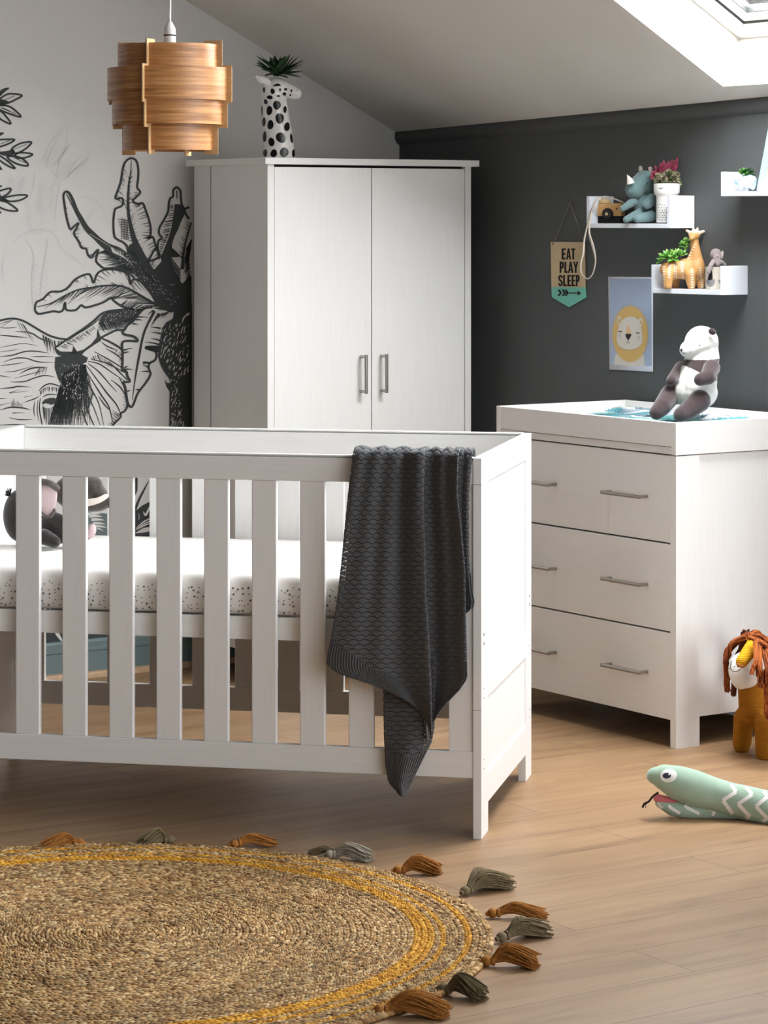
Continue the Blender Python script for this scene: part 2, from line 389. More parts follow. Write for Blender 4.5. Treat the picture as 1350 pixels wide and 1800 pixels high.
# tall centre leaf
Al = T([(740, 100), (700, 115), (665, 160), (650, 220), (640, 290), (625, 360), (600, 430), (580, 500), (640, 497), (656, 525), (645, 570), (600, 592), (575, 610), (562, 690), (560, 780), (570, 870), (600, 905), (650, 930), (690, 965), (700, 1010)], x1)
Ar = T([(740, 100), (780, 120), (800, 170), (807, 240), (802, 320), (795, 390), (826, 440), (790, 480), (752, 525), (800, 553), (850, 548), (880, 620), (908, 700), (928, 790), (922, 870), (888, 893), (945, 878), (972, 945), (992, 1005), (1008, 1078), (960, 1105), (903, 1122)], x1)
Ar2 = T([(903, 1122), (935, 1060), (980, 985), (990, 1010)], x1)
rib = T([(738, 120), (730, 250), (715, 350), (706, 480), (706, 600), (716, 700), (742, 820), (775, 930), (830, 1060), (900, 1200), (985, 1340)], x1)
for L in (Al, Ar, Ar2): mur.stroke(L, [OW*.9]*len(L), INK, 3, 4)
mur.stroke(rib, [.8, 1.5, 2.8, 4.2, 4.8, 5.5, 7.5, 10, 14, 17, 20], INK, 3, 4)
hatch(Ar, rib, 34, .2, .6, 1.5, 2, -.03, .28, 1); hatch(rib, Ar, 34, .2, .45, 1.1, 3, -.04, .1, .8); hatch(Al, rib, 14, .25, .6, 1.3, 4, .02, .1, .5); hatch(rib, Al, 10, .2, .45, 1.1, 5, -.03, .15, .45)
for k in range(5): mur.line(T([(640+14*k, 690+6*k), (640+16*k, 900)], x1), 1.1, INK, 2)
for k in range(9): mur.line(T([(600+8*k, 705+24*k), (725+5*k, 718+26*k)], x1), 1.1, INK, 2)
hatch(T([(700, 1010), (800, 1120), (900, 1230), (1000, 1340)], x1), T([(1030, 1130), (1040, 1200), (1050, 1280), (1060, 1350)], x1), 16, .5, .9, 1.6, 61, 0)
# drooping left leaf
Bu = T([(85, 430), (120, 445), (160, 520), (200, 620), (250, 700), (300, 780), (370, 850), (440, 910), (520, 960), (600, 990), (660, 1030), (720, 1090), (800, 1160), (870, 1240), (950, 1330)], x1)
Bl = T([(85, 430), (66, 470), (75, 550), (90, 650), (110, 740), (135, 805), (175, 770), (215, 742), (192, 800), (170, 850), (215, 920), (245, 985), (290, 1000), (310, 1060), (345, 1085), (365, 1050), (410, 1005), (397, 1060), (390, 1120), (430, 1165), (470, 1190), (540, 1190), (620, 1195), (700, 1225), (770, 1290)], x1)
Br = T([(95, 455), (150, 560), (215, 690), (290, 815), (375, 895), (465, 985), (560, 1050), (650, 1095), (750, 1175), (830, 1265), (900, 1340)], x1)
mur.stroke(Bu, [4, 5, 5.5, 5.5, 5, 5, 5, 4.5, 4.5, 5, 6, 7, 8, 9, 9], INK, 3, 4); mur.stroke(Bl, [OW*.9]*len(Bl), INK, 3, 4); mur.stroke(Br, [1, 2, 2.5, 3.5, 4, 4, 4, 4.5, 5, 7, 8], INK, 3, 4)
mur.fill(Bu[2:9]+list(reversed(Br[1:7])), INK, 2)
hatch(Br, Bl, 70, .5, .95, 1.5, 6, .06, .52, 1); hatch(Bu, Br, 26, .5, .95, 1.5, 7, .03, .6, 1); hatch(Bl, Br, 22, .15, .4, 1.4, 8, -.02, .08, .6)
for i in range(9):
    mur.stroke(T([(330+i*26, 850+i*17), (352+i*26, 868+i*15)], x1), 1.2, LITE, 4)
# small right leaf and its dark heart
Cl = T([(1185, 385), (1150, 420), (1150, 480), (1120, 500), (1105, 570), (1100, 630), (1060, 710), (1015, 790), (1012, 850), (1040, 890), (1005, 920), (998, 990), (1015, 1060), (1005, 1100)], x1)
Cr = T([(1185, 385), (1220, 420), (1226, 490), (1236, 560), (1262, 612), (1250, 660), (1220, 720), (1190, 800), (1150, 880), (1128, 985), (1165, 1030), (1200, 1080)], x1)
for L in (Cl, Cr): mur.stroke(L, [OW*.9]*len(L), INK, 3, 4)
core = T([(1165, 555), (1235, 560), (1270, 620), (1225, 700), (1190, 800), (1150, 885), (1122, 985), (1200, 1080), (1130, 1085), (1150, 1180), (1240, 1350), (1000, 1350), (940, 1230), (1035, 1120), (1025, 1080), (1060, 1000), (1100, 900), (1130, 800), (1150, 680)], x1)
mur.fill(core, INK, 2)
hatch(T([(1150, 560), (1150, 680), (1120, 800), (1090, 900), (1040, 1010), (1030, 1080)], x1), Cl[4:], 30, .6, 1, 1.7, 9, 0)
mur.line(T([(1187, 420), (1187, 500)], x1), 1.5, INK, 3)
Dl = T([(1310, 585), (1262, 612), (1290, 680), (1312, 700)], x1); mur.stroke(Dl, [4]*4, INK, 3)
mur.stroke(T([(1330, 740), (1290, 870), (1258, 1000), (1245, 1120), (1240, 1200)], x1), [2, 3, 4, 5, 7], INK, 3)
mur.stroke(T([(1128, 985), (1170, 1030), (1245, 1090)], x1), 4, INK, 3)
hatch(T([(1330, 740), (1290, 870), (1258, 1000), (1245, 1120)], x1), T([(1210, 720), (1190, 800), (1150, 900), (1135, 980)], x1), 14, .3, .6, 1.5, 11, -.1)
hatch(T([(1335, 900), (1320, 1000), (1310, 1100), (1320, 1300)], x1), T([(1260, 1000), (1245, 1120), (1245, 1200), (1250, 1350)], x1), 24, .6, 1, 2.4, 12, .1)
for i in range(7): mur.line(T([(1130+i*6, 1090+i*36), (1222, 1215+i*28)], x1), 2.3, INK, 3)
# left horizontal leaf
Eu = T([(95, 470), (108, 412), (160, 385), (220, 330), (300, 325), (360, 293), (405, 240), (460, 205), (530, 190), (560, 258), (582, 200), (620, 162), (700, 150), (790, 165), (838, 200), (852, 268), (872, 232), (930, 245), (1000, 320), (1050, 400)], x2)
El = T([(95, 470), (125, 502), (200, 490), (245, 482), (290, 487), (320, 470), (336, 410), (346, 470), (420, 472), (462, 435), (500, 452), (580, 432), (640, 410), (698, 378), (725, 402), (780, 440), (840, 460), (900, 470), (1000, 470)], x2)
Er = T([(115, 447), (220, 420), (330, 360), (430, 315), (540, 295), (650, 280), (760, 280), (830, 300), (920, 350), (1020, 410), (1110, 450), (1180, 480)], x2)
for L in (Eu, El): mur.stroke(L, [OW*.9]*len(L), INK, 3, 4)
mur.stroke(Er, [1.2, 2, 2.5, 2.8, 3, 3.2, 3.4, 3.6, 4, 4.5, 6, 9], INK, 3, 4)
mur.stroke(T([(698, 378), (760, 362), (800, 320)], x2), [4, 3, 1], INK, 3)
hatch(Er, El, 60, .3, .75, 1.2, 13, -.05, .1, .98); hatch(Eu, Er, 26, .2, .55, 1.3, 14, -.01, .1, .95); hatch(Er, Eu, 14, .15, .4, 1.1, 15, .02, .3, .95)
hatch(T([(760, 440), (850, 455), (960, 460)], x2), T([(880, 350), (960, 380), (1060, 440)], x2), 16, .4, .9, 1.6, 16, 0)
# crown dark mass joining the leaves to the trunk
mur.fill(T([(715, 960), (770, 930), (870, 1090), (950, 1210), (1030, 1345), (900, 1352), (800, 1230), (720, 1120), (690, 1020)], x1), INK, 2)
mur.fill(T([(930, 235), (1000, 255), (1094, 255), (1180, 275), (1262, 262), (1335, 200), (1335, 480), (1180, 490), (1060, 440), (1000, 330)], x2), INK, 2)
for k in range(110):
    t_ = R.random(); x_ = 740+440*t_+R.uniform(-20, 60); y_ = 40+400*t_+R.uniform(-70, 20); mur.stroke(T([(x_, y_), (x_+R.uniform(4, 10), y_+R.uniform(3, 12))], x2), R.uniform(.5, 1), LITE, 4)
# leaf over the elephant's head
Fu = T([(1000, 455), (930, 472), (850, 466), (780, 470), (680, 482), (620, 505), (560, 560), (480, 620), (400, 672), (340, 712), (255, 770)], x2)
Fl_ = T([(255, 770), (285, 820), (340, 832), (400, 842), (440, 862), (475, 805), (560, 742), (608, 712), (622, 690), (680, 660), (740, 632), (800, 627), (830, 592), (870, 540), (940, 490)], x2)
for L in (Fu, Fl_): mur.stroke(L, [OW*.9]*len(L), INK, 3, 4)
mur.stroke(T([(350, 722), (420, 670), (500, 622), (570, 572), (640, 505)], x2), 2, INK, 3)
mur.fill(T([(600, 560), (640, 505), (690, 484), (850, 468), (950, 480), (870, 542), (820, 560), (700, 560), (620, 570)], x2), INK, 2)
hatch(T([(600, 570), (680, 560), (760, 560), (860, 540)], x2), T([(650, 660), (720, 640), (800, 620), (850, 560)], x2), 34, .6, 1, 1.5, 17, 0)
for k in range(6): mur.line(T([(600, 580+k*10), (850, 560+k*9)], x2), .9, INK, 2)
mur.fill(T([(255, 770), (300, 800), (390, 802), (400, 755), (430, 800), (480, 785), (540, 742), (585, 690), (592, 618), (618, 690), (600, 716), (480, 802), (440, 868), (340, 835), (285, 820)], x2), INK, 2)
hatch(T([(300, 760), (380, 710), (470, 660), (560, 600)], x2), T([(390, 800), (450, 760), (520, 720), (590, 650)], x2), 18, .3, .8, 1.3, 18, .05)
for k in range(50):
    t_ = R.random(); x_ = 640+260*t_; y_ = 540-60*t_+R.uniform(-22, 30); mur.stroke(T([(x_, y_), (x_+7, y_-5)], x2), .8, LITE, 4)
# front hanging leaf
Gl = T([(660, 150), (560, 165), (480, 240), (400, 340), (335, 385), (300, 440), (268, 478), (300, 510), (400, 530), (450, 560), (465, 598), (370, 595), (285, 600), (262, 640), (268, 740), (268, 860), (268, 980), (320, 1000), (332, 1060), (365, 1130), (285, 1140), (300, 1200), (315, 1290), (338, 1420), (380, 1465), (412, 1425), (470, 1280), (570, 1150), (635, 1035), (612, 960), (620, 890), (690, 850), (715, 780), (680, 715), (580, 695), (590, 672), (740, 672)], x4)
mur.fill(T([(650, 150), (560, 170), (480, 240), (400, 340), (335, 385), (300, 440), (268, 478), (300, 500), (400, 520), (450, 560), (465, 590), (370, 595), (285, 600), (262, 640), (268, 980), (320, 1000), (332, 1060), (365, 1130), (285, 1140), (315, 1290), (338, 1420), (380, 1465), (412, 1425), (470, 1280), (570, 1150), (635, 1035), (612, 960), (620, 890), (690, 850), (715, 780), (735, 690), (760, 560), (790, 430), (840, 350), (930, 300), (900, 220), (780, 200)], x4), LITE, 4)
mur.stroke(Gl, [4]*len(Gl), INK, 7, 3)
Gr = T([(690, 200), (620, 330), (560, 460), (520, 600), (495, 740), (465, 900), (435, 1080), (410, 1260), (398, 1380)], x4)
mur.stroke(Gr, [5, 4, 4, 4, 4, 3.6, 2.6, 1.6, .8], INK, 7, 4)
mur.fill(T([(575, 690), (600, 672), (745, 672), (745, 745), (700, 745), (590, 712)], x4), INK, 7)
mur.stroke(T([(535, 885), (580, 880), (640, 890)], x4), [5, 4, 4], INK, 7)
for (a, b) in (((770, 430), (640, 415)), ((770, 500), (640, 485)), ((760, 590), (640, 565)), ((745, 640), (555, 610)), ((450, 280), (610, 290)), ((440, 315), (530, 325)), ((400, 370), (480, 385)), ((280, 720), (400, 690)), ((285, 755), (360, 740)), ((285, 970), (410, 975)), ((290, 950), (345, 930)), ((610, 1000), (500, 1000)), ((600, 940), (540, 915)), ((330, 1260), (375, 1250)), ((490, 1240), (430, 1240)), ((680, 190), (600, 250)), ((740, 230), (640, 410)), ((760, 240), (660, 380)), ((800, 230), (730, 300)), ((840, 220), (760, 300)), ((870, 215), (800, 290))):
    mur.stroke(T([a, ((a[0]+b[0])/2, (a[1]+b[1])/2-6), b], x4), [3.2, 2, .4], INK, 7, 3)
# trunk
trunk = T([(940, 240), (930, 300), (840, 350), (785, 430), (765, 560), (740, 680), (735, 800), (775, 930), (830, 1020), (885, 1095), (895, 1150), (850, 1150), (820, 1100), (850, 1200), (890, 1260), (885, 1400), (885, 1600), (885, 1775), (1180, 1775), (1180, 100), (960, 100)], x4)
mur.fill(trunk, INK, 5)
rr = random.Random(3)
for k in range(260):
    x_, y_ = rr.uniform(740, 1150), rr.uniform(330, 1750)
    if y_ > 1150: x_ = rr.uniform(900, 1100)
    l = rr.uniform(14, 70)*(1 if y_ < 1000 else .8); dx = -.42*l
    q = [(x_, y_), (x_+dx*.5, y_+l*.5), (x_+dx, y_+l)]
    if all(inpoly(p[0], p[1], [(770, 450), (850, 360), (1150, 330), (1150, 1000), (1000, 1150), (1090, 1750), (900, 1750), (900, 1150), (760, 800)]) for p in q):
        mur.stroke(T(q, x4), [.3, rr.uniform(.7, 1.7), .3], LITE, 6, 2)
mur.fill(T([(1045, 370), (1060, 290), (1110, 235), (1150, 215), (1150, 245), (1090, 280)], x4), LITE, 6)
# elephant
mur.fill(T([(0, 130), (80, 112), (160, 112), (240, 138), (330, 188), (420, 243), (500, 283), (590, 308), (660, 312), (760, 380), (1010, 310), (1100, 350), (1205, 420), (1220, 620), (1275, 660), (1290, 740), (1240, 800), (1268, 900), (1240, 1020), (1190, 1090), (1100, 1200), (1000, 1400), (0, 1400)], x3), LITE, .6)
for L in ([(-20, 138), (0, 132), (80, 115), (160, 115), (240, 140), (330, 190), (420, 245), (500, 285), (590, 310), (660, 315)], [(1010, 310), (1100, 350), (1205, 420), (1216, 500), (1216, 620), (1268, 650), (1275, 710), (1288, 742), (1220, 742), (1242, 800), (1262, 870), (1266, 950), (1240, 1020), (1195, 1050), (1190, 1090), (1130, 1150), (1095, 1215), (1040, 1330)]): outl(L, x3, 3.6)
root = (860, 545)
for L in ([(870, 535), (980, 560), (1100, 640), (1250, 742)], [(900, 515), (1060, 555), (1216, 640)], [(870, 555), (980, 640), (1080, 755), (1155, 835)], [(855, 575), (960, 715), (1060, 850), (1150, 960), (1195, 1055)], [(845, 615), (930, 755), (1010, 880), (1080, 990), (1115, 1140)],
          [(825, 655), (900, 800), (980, 960), (1030, 1190)], [(805, 700), (860, 850), (930, 1000), (1005, 1200)], [(1075, 535), (1160, 620), (1260, 720)], [(815, 800), (860, 1000), (945, 1200)], [(935, 440), (1080, 520), (1210, 600)], [(1005, 345), (1060, 385), (1140, 420)], [(1050, 410), (1140, 460), (1210, 520)], [(1180, 700), (1215, 760), (1240, 810)], [(1100, 720), (1190, 790), (1250, 890)], [(790, 900), (820, 1050), (880, 1200)], [(975, 880), (1030, 960), (1080, 1010)]):
    mur.stroke(T(L, x3), [1, 2.2, 1.6, .6][:len(L)] if len(L) <= 4 else [1, 1.8, 2.4, 2.2, 1], INK, 3, 4)
hatch(T([(900, 500), (960, 470), (1040, 520), (1100, 560)], x3), T([(930, 540), (1000, 560), (1060, 600), (1120, 640)], x3), 14, .5, .9, 1, 21)
hatch(T([(1150, 410), (1200, 470), (1212, 560)], x3), T([(1120, 480), (1150, 520), (1190, 600)], x3), 9, .4, .8, 1, 22)
hatch(T([(1262, 870), (1262, 950), (1230, 1030)], x3), T([(1200, 880), (1200, 960), (1180, 1040)], x3), 9, .5, .9, 1, 23); hatch(T([(1190, 1060), (1140, 1130), (1090, 1200)], x3), T([(1090, 1000), (1080, 1080), (1030, 1160)], x3), 16, .4, .9, 1, 24)
dk = T([(545, 495), (640, 478), (740, 430), (870, 500), (855, 545), (800, 560), (740, 640), (690, 700), (640, 780), (610, 880), (570, 1000), (520, 1080), (480, 1200), (470, 1400), (640, 1400), (560, 1150), (620, 1000), (600, 800), (560, 700), (540, 600)], x3)
mur.fill(T([(545, 495), (640, 478), (740, 430), (870, 500), (855, 545), (790, 570), (740, 620), (690, 640), (650, 700), (640, 780), (612, 860), (600, 760), (570, 700), (540, 600)], x3), INK, 2)
hatch(T([(640, 640), (720, 620), (800, 580), (850, 570)], x3), T([(430, 1300), (520, 1300), (640, 1300), (760, 1300)], x3), 46, .7, 1, 1.5, 25, 0)
hatch(T([(600, 720), (680, 620), (780, 560), (850, 570)], x3), T([(560, 1300), (680, 1300), (800, 1260), (900, 1220)], x3), 40, .6, 1, 1.4, 26, 0); hatch(T([(590, 800), (640, 760), (700, 700), (760, 640)], x3), T([(460, 1320), (540, 1340), (620, 1330), (700, 1320)], x3), 34, .5, .9, 2.4, 36, 0)
hatch(T([(850, 600), (880, 680), (900, 760), (930, 860)], x3), T([(640, 1000), (700, 1100), (740, 1200), (800, 1250)], x3), 24, .6, 1, 1, 27, 0)
rr = random.Random(5)
for k in range(90):
    x_, y_ = rr.uniform(600, 800), rr.uniform(560, 900); mur.stroke(T([(x_, y_), (x_-rr.uniform(2, 10), y_+rr.uniform(10, 26))], x3), rr.uniform(.5, 1.1), LITE, 4)
# eye and wrinkles
mur.fill(T([(415, 945), (440, 912), (490, 897), (545, 895), (560, 925), (530, 960), (470, 972), (430, 965)], x3), INK, 3)
mur.fill(T([(430, 960), (450, 950), (500, 962), (470, 980), (435, 980)], x3), LITE, 4); mur.stroke(T([(430, 905), (480, 880), (560, 884)], x3), 1.6, LITE, 4); mur.stroke(T([(420, 890), (480, 862), (580, 868)], x3), 2.4, INK, 3)
mur.stroke(T([(383, 830), (430, 782), (490, 757), (560, 770), (605, 792)], x3), 2.2, INK, 3); hatch(T([(400, 830), (450, 790), (530, 790), (600, 800)], x3), T([(400, 900), (450, 850), (530, 850), (600, 860)], x3), 20, .5, 1, 1, 28)
hatch(T([(420, 980), (480, 1000), (560, 960)], x3), T([(440, 1200), (480, 1230), (520, 1200)], x3), 14, .4, .9, 1, 29); mur.stroke(T([(400, 900), (390, 1000), (410, 1120), (430, 1220)], x3), [1, 2.2, 2, 1], INK, 3)
mur.stroke(T([(345, 930), (335, 1010), (345, 1080)], x3), 1.6, INK, 3); mur.stroke(T([(375, 920), (368, 1020), (385, 1120)], x3), 1.4, INK, 3)
for L, w_ in (([(-10, 200), (80, 205), (170, 195)], 1.3), ([(-10, 275), (100, 285), (285, 303)], 2.4), ([(-10, 402), (120, 375), (230, 360), (375, 380)], 1.1), ([(-10, 440), (100, 430), (190, 413)], 1.1), ([(-10, 490), (120, 475), (240, 440), (350, 435), (490, 456)], 2.2), ([(305, 490), (400, 488), (540, 490)], 1.7),
              ([(25, 548), (150, 505), (260, 505), (380, 540), (545, 545)], 1.9), ([(-10, 580), (120, 565), (250, 543)], 1.6), ([(40, 640), (160, 630), (340, 577)], 1.4), ([(190, 662), (280, 615), (370, 595), (465, 600)], 2.6), ([(140, 706), (280, 665), (425, 628)], 1.4), ([(100, 740), (240, 735), (340, 700), (440, 675), (545, 690)], 2.2),
              ([(-10, 675), (110, 695)], 1.8), ([(-10, 805), (120, 795), (180, 783), (305, 790)], 2.4), ([(90, 845), (200, 818)], 1.2), ([(100, 850), (280, 828)], 1), ([(228, 943), (330, 910), (395, 875)], 2.2), ([(240, 890), (322, 873)], .9), ([(-10, 903), (65, 903)], 1.8), ([(-10, 972), (110, 942)], 1.1), ([(-10, 1022), (100, 990), (220, 995), (305, 1016)], 2.6), ([(125, 1046), (250, 1043)], 1.8), ([(90, 1092), (200, 1112), (322, 1110)], 1.6), ([(-10, 1166), (150, 1160), (345, 1167)], 2), ([(155, 240), (300, 252), (400, 310), (515, 352)], 2.2), ([(-10, 170), (60, 145), (120, 128)], 1.2), ([(10, 200), (80, 150), (140, 122)], 1)):
    mur.stroke(T(L, x3), [.5]+[w_]*(len(L)-2)+[.4] if len(L) > 2 else [w_, .4], INK, 3, 4)
hatch(T([(420, 270), (470, 300), (540, 330), (640, 330)], x3), T([(450, 430), (500, 480), (560, 470), (600, 360)], x3), 15, .5, 1, 1.5, 30); hatch(T([(360, 650), (400, 590), (470, 590)], x3), T([(330, 710), (400, 690), (450, 670)], x3), 12, .5, .9, .9, 31); hatch(T([(170, 140), (215, 160), (240, 180)], x3), T([(250, 300), (330, 360), (370, 370)], x3), 5, .7, 1, .9, 32); hatch(T([(110, 980), (160, 975), (230, 985)], x3), T([(120, 890), (165, 910), (220, 930)], x3), 8, .5, 1, 1, 33)
# plant at the left edge
def pl(pts, fill=False, w=3.2):
    q = T(pts, x5)
    if fill: mur.fill(q, INK, 3, smooth=4)
    else: mur.stroke(q+[q[0]], [w]*(len(q)+1), INK, 3, 5)
pl([(-20, 215), (40, 172), (105, 160), (100, 178), (50, 215), (-20, 280)], True)
pl([(-15, 305), (60, 250), (130, 232), (258, 250), (200, 292), (100, 338), (-15, 358)]); pl([(-20, 370), (80, 372), (160, 412), (248, 502), (120, 470), (-15, 412)]); pl([(-15, 420), (50, 470), (128, 580), (60, 560), (-15, 505)])
pl([(-20, 300), (40, 300), (110, 330), (60, 350), (-20, 362)], True); pl([(-20, 682), (50, 690), (10, 722), (-20, 730)], True)
pl([(-15, 770), (100, 766), (172, 772), (100, 818), (-15, 850)]); pl([(130, 895), (170, 850), (260, 808), (370, 800), (300, 878), (190, 930)]); pl([(175, 942), (250, 922), (382, 940), (310, 978), (210, 985)])
pl([(85, 965), (200, 968), (290, 1012), (330, 1075), (220, 1060), (120, 1010)]); pl([(-15, 950), (80, 1012), (178, 1105), (100, 1080), (-15, 1000)]); pl([(-20, 910), (60, 905), (160, 890), (170, 940), (90, 965), (0, 940)], True); pl([(-20, 1050), (30, 1122), (-20, 1110)], True)
pl([(-20, 1300), (30, 1312), (-20, 1338)], True); pl([(-15, 1375), (80, 1346), (130, 1350), (90, 1408), (10, 1440)]); pl([(30, 1452), (200, 1420), (322, 1425), (240, 1478), (110, 1492)]); pl([(-15, 1480), (90, 1508), (210, 1600), (90, 1598), (-15, 1550)]); pl([(-20, 1440), (40, 1445), (100, 1490), (20, 1490)], True); pl([(-20, 1580), (20, 1630), (-20, 1625)], True)
for a, b in (((60, 305), (170, 255)), ((20, 390), (190, 470)), ((10, 400), (120, 440)), ((150, 890), (330, 815)), ((10, 820), (110, 780)), ((40, 925), (300, 1040))): mur.line(T([a, b], x5), 1, INK, 3)
# foliage low on the wall, seen between the bars
mur.fill([(40, 952), (335, 950), (335, 1135), (40, 1140)], INK, 2)
mur.fill(T([(50, 385), (180, 395), (240, 400), (240, 620), (40, 640)], x6), MID, 3)
for a, b, c in (((70, 405), (180, 400), 5), ((80, 420), (195, 425), 6), ((100, 450), (210, 455), 6), ((115, 480), (222, 490), 5), ((130, 505), (230, 517), 5), ((150, 525), (200, 545), 3)): mur.stroke(T([a, ((a[0]+b[0])/2, (a[1]+b[1])/2-4), b], x6), [c*.9, c*.7, .5], LITE, 4)
mur.fill(T([(440, 60), (485, 60), (492, 110), (490, 200), (470, 250), (440, 330)], x6), INK, 2); mur.stroke(T([(588, 120), (545, 200), (500, 290), (465, 380)], x6), [.8, 3.2, 4, 5], INK, 2)
mur.fill(T([(440, 400), (470, 380), (530, 330), (600, 295), (640, 290), (640, 620), (440, 650)], x6), INK, 2)
for L, c in (([(540, 380), (560, 410), (600, 330)], 4), ([(480, 520), (540, 470), (600, 440)], 2.2), ([(480, 530), (540, 490), (600, 460)], 2), ([(470, 540), (540, 505), (600, 478)], 2), ([(470, 565), (540, 535), (600, 520)], 5), ([(470, 565), (540, 550), (600, 540)], 4), ([(500, 400), (505, 430), (498, 450)], 1)): mur.stroke(T(L, x6), [.6, c, c*.6], LITE, 3)
mur.stroke([(96, 1096), (100, 1112), (110, 1128)], [4, 7, 2], LITE, 4)
for k in range(34):
    x_, y_ = R.uniform(60, 330), R.uniform(1040, 1126); mur.stroke([(x_, y_), (x_+R.uniform(-8, 8), y_-R.uniform(10, 30))], R.uniform(1, 4), LITE, 4)
mo = mur.mb.build('mural_print', [m_ink, m_lite, m_faint, m_mid], wall_left); mo['label'] = 'charcoal jungle drawing of palm and elephant'
# ================================================================= WARDROBE
ORI = lambda x, y: Vector((x, y, 0))
WR = thing('wardrobe', 'tall white two-door wardrobe standing in the corner behind the cot', 'wardrobe', (-.3887, 9.0414, 0), YR)
WW, WD, WZ = .8665, .5207, 1.7457
b = MB(); b.box(0, WW, 0, WD, WZ-.0217, WZ); b.build('top_panel', m_whiteh, WR, bevel=.0015)
for x0, x1, sx in ((.021, .0465, .021), (WW-.0465, WW-.021, WW-.021)):
    b = MB()
    p = [(x0, .02, 0), (x0, .11, 0), (x0, .11, .108), (x0, .41, .108), (x0, .41, 0), (x0, .50, 0), (x0, .50, WZ-.0217), (x0, .02, WZ-.0217)]
    b.prism(p, (x1-x0, 0, 0)); b.build('side_panel', m_white, WR, bevel=.001)
b = MB(); b.box(.0195, .0215, .385, .388, .11, WZ-.024); b.build('panel_groove', M('groove_shadow_gap', (150, 147, 143), .8), WR)
b = MB(); b.box(.0465, WW-.0465, .484, .494, .09, WZ-.0217); b.build('back_panel', m_white, WR)
b = MB(); b.box(.0465, WW-.0465, .05, .484, .10, .118); b.box(.0465, WW-.0465, .02, .04, .06, .10); b.build('base', m_white, WR)
b = MB(); b.box(.0465, WW-.0465, .040, .046, .118, WZ-.0217); b.build('gap_shade_sheet', m_dark, WR)  # near-black sheet that paints the shade in the door gaps
hm = WW/2
def bar_handle(name, parent, a, bb, out, r=.0055):
    """straight bar on two stems: a, bb stem feet, out = stand-off vector"""
    mb = MB(); a = Vector(a); bb = Vector(bb); o = Vector(out); d = (bb-a).normalized()
    mb.tube([a, a+o], r*.9, 10); mb.tube([bb, bb+o], r*.9, 10); mb.tube([a+o-d*r*1.2, bb+o+d*r*1.2], r, 12)
    return mb.build(name, m_steel, parent, smooth=40)
for x0, x1, hx in ((.0485, hm-.0016, hm-.045), (hm+.0016, WW-.0485, hm+.038)):
    b = MB(); b.box(x0, x1, .0215, .0385, .115, WZ-.030); d = b.build('door', m_white, WR, bevel=.0012)
    bar_handle('handle', d, (hx, .0215, .965), (hx, .0215, 1.082), (0, -.034, 0), .0058)
# ================================================================= COT
CT = thing('cot', 'white slatted wooden cot in the middle of the room', 'cot', (.243, 6.8767, 0), -YC)
CL_, CW_, CZ = 1.495, .818, .95
def endpanel(x0, x1, name):
    """framed end with legs; x0..x1 thickness"""
    c = MB(); xm0, xm1 = x0+.0035, x1-.0035
    for y0, y1 in ((0, .0999), (CW_-.0999, CW_)):
        c.box(x0, x1, y0, y1, 0, .884)
    c.box(x0, x1, 0, CW_, .884, CZ)
    c.box(x0, x1, .0999, CW_-.0999, .341, .414); c.box(x0, x1, .0999, CW_-.0999, .074, .150)
    o = c.build(name, m_white, CT, bevel=.0012)
    p = MB(); p.box(xm0, xm1, .0985, CW_-.0985, .412, .886); p.box(xm0, xm1, .0985, CW_-.0985, .148, .343); p.build('infill_panel', m_white, o)
    return o
e1 = endpanel(-.0217, 0, 'end_panel'); e2 = endpanel(-CL_, -CL_+.0217, 'end_panel')
for y, z in ((.035, .506), (.035, .4835), (.035, .371), (.035, .3475), (.035, .1935), (.035, .170), (.785, .502), (.785, .478), (.785, .364), (.785, .343), (.785, .187), (.785, .166)):
    r_ = .0045 if z > .45 else .0018
    bo = MB(); bo.tube([(-.002, y, z), (.0006, y, z)], r_, 10); bo.build('fixing_bolt', m_bolt, e1, smooth=40)
m_joint = M('joint_line', (120, 116, 110), .9)
for z in (.884, .321):
    j = MB(); j.box(-.0217, -.0003, -.0004, .001, z-.0005, z+.0005); j.build('panel_joint', m_joint, e1)
x0, x1 = -CL_+.0217, -.0217
# slat centres along the cot: read from the gaps in the photograph (even pitch)
def cot_x(px, y=.003):
    k = (px-CX)/F; P = Vector((.243, 6.8767))+Vector((math.sin(YC), math.cos(YC)))*y; d = Vector((math.cos(YC), -math.sin(YC)))
    return (k*P.y-P.x)/(d.x-k*d.y)
s_l = cot_x(27); s_w = cot_x(69)-s_l; pitch = (cot_x(442)-s_l)/5
slats = [s_l+pitch*i for i in range(-2, 9)]
def side(y0, y1, sl, name):
    r = MB(); r.box(x0, x1, y0, y1, .884, .9438); o = r.build('top_rail', m_whiteh, CT, bevel=.0012)
    c = MB(); c.box(x0, x1, y0+.001, y1-.001, .9470, .9515); c.box(x0, x1, y0+.009, y1-.009, .9438, .947); c.build('rail_cap', m_whiteh, o, bevel=.0012)
    r = MB(); r.box(x0, x1, y0, y1, .1515, .2168); r.build('bottom_rail', m_whiteh, CT, bevel=.0012)
    for s in sl:
        r = MB(); r.box(s, s+s_w, y0+.0025, y0+.0205, .2168, .884); r.build('slat', m_white, CT, bevel=.0025)
    for a, bb in ((x0, x0+.06), (x1-.062, x1)):
        r = MB(); r.box(a, bb, y0+.0025, y0+.0205, .2168, .884); r.build('stile', m_white, CT, bevel=.0012)
side(.002, .024, slats, 'front')
bs = []
for px in (262.3, 337, 412.5):
    bs.append(cot_x(px, CW_-.022))
bp_ = (bs[2]-bs[0])/2
side(CW_-.024, CW_-.002, [bs[0]+bp_*i for i in range(-4, 8) if x0+.08 < bs[0]+bp_*i < x1-.13], 'back')
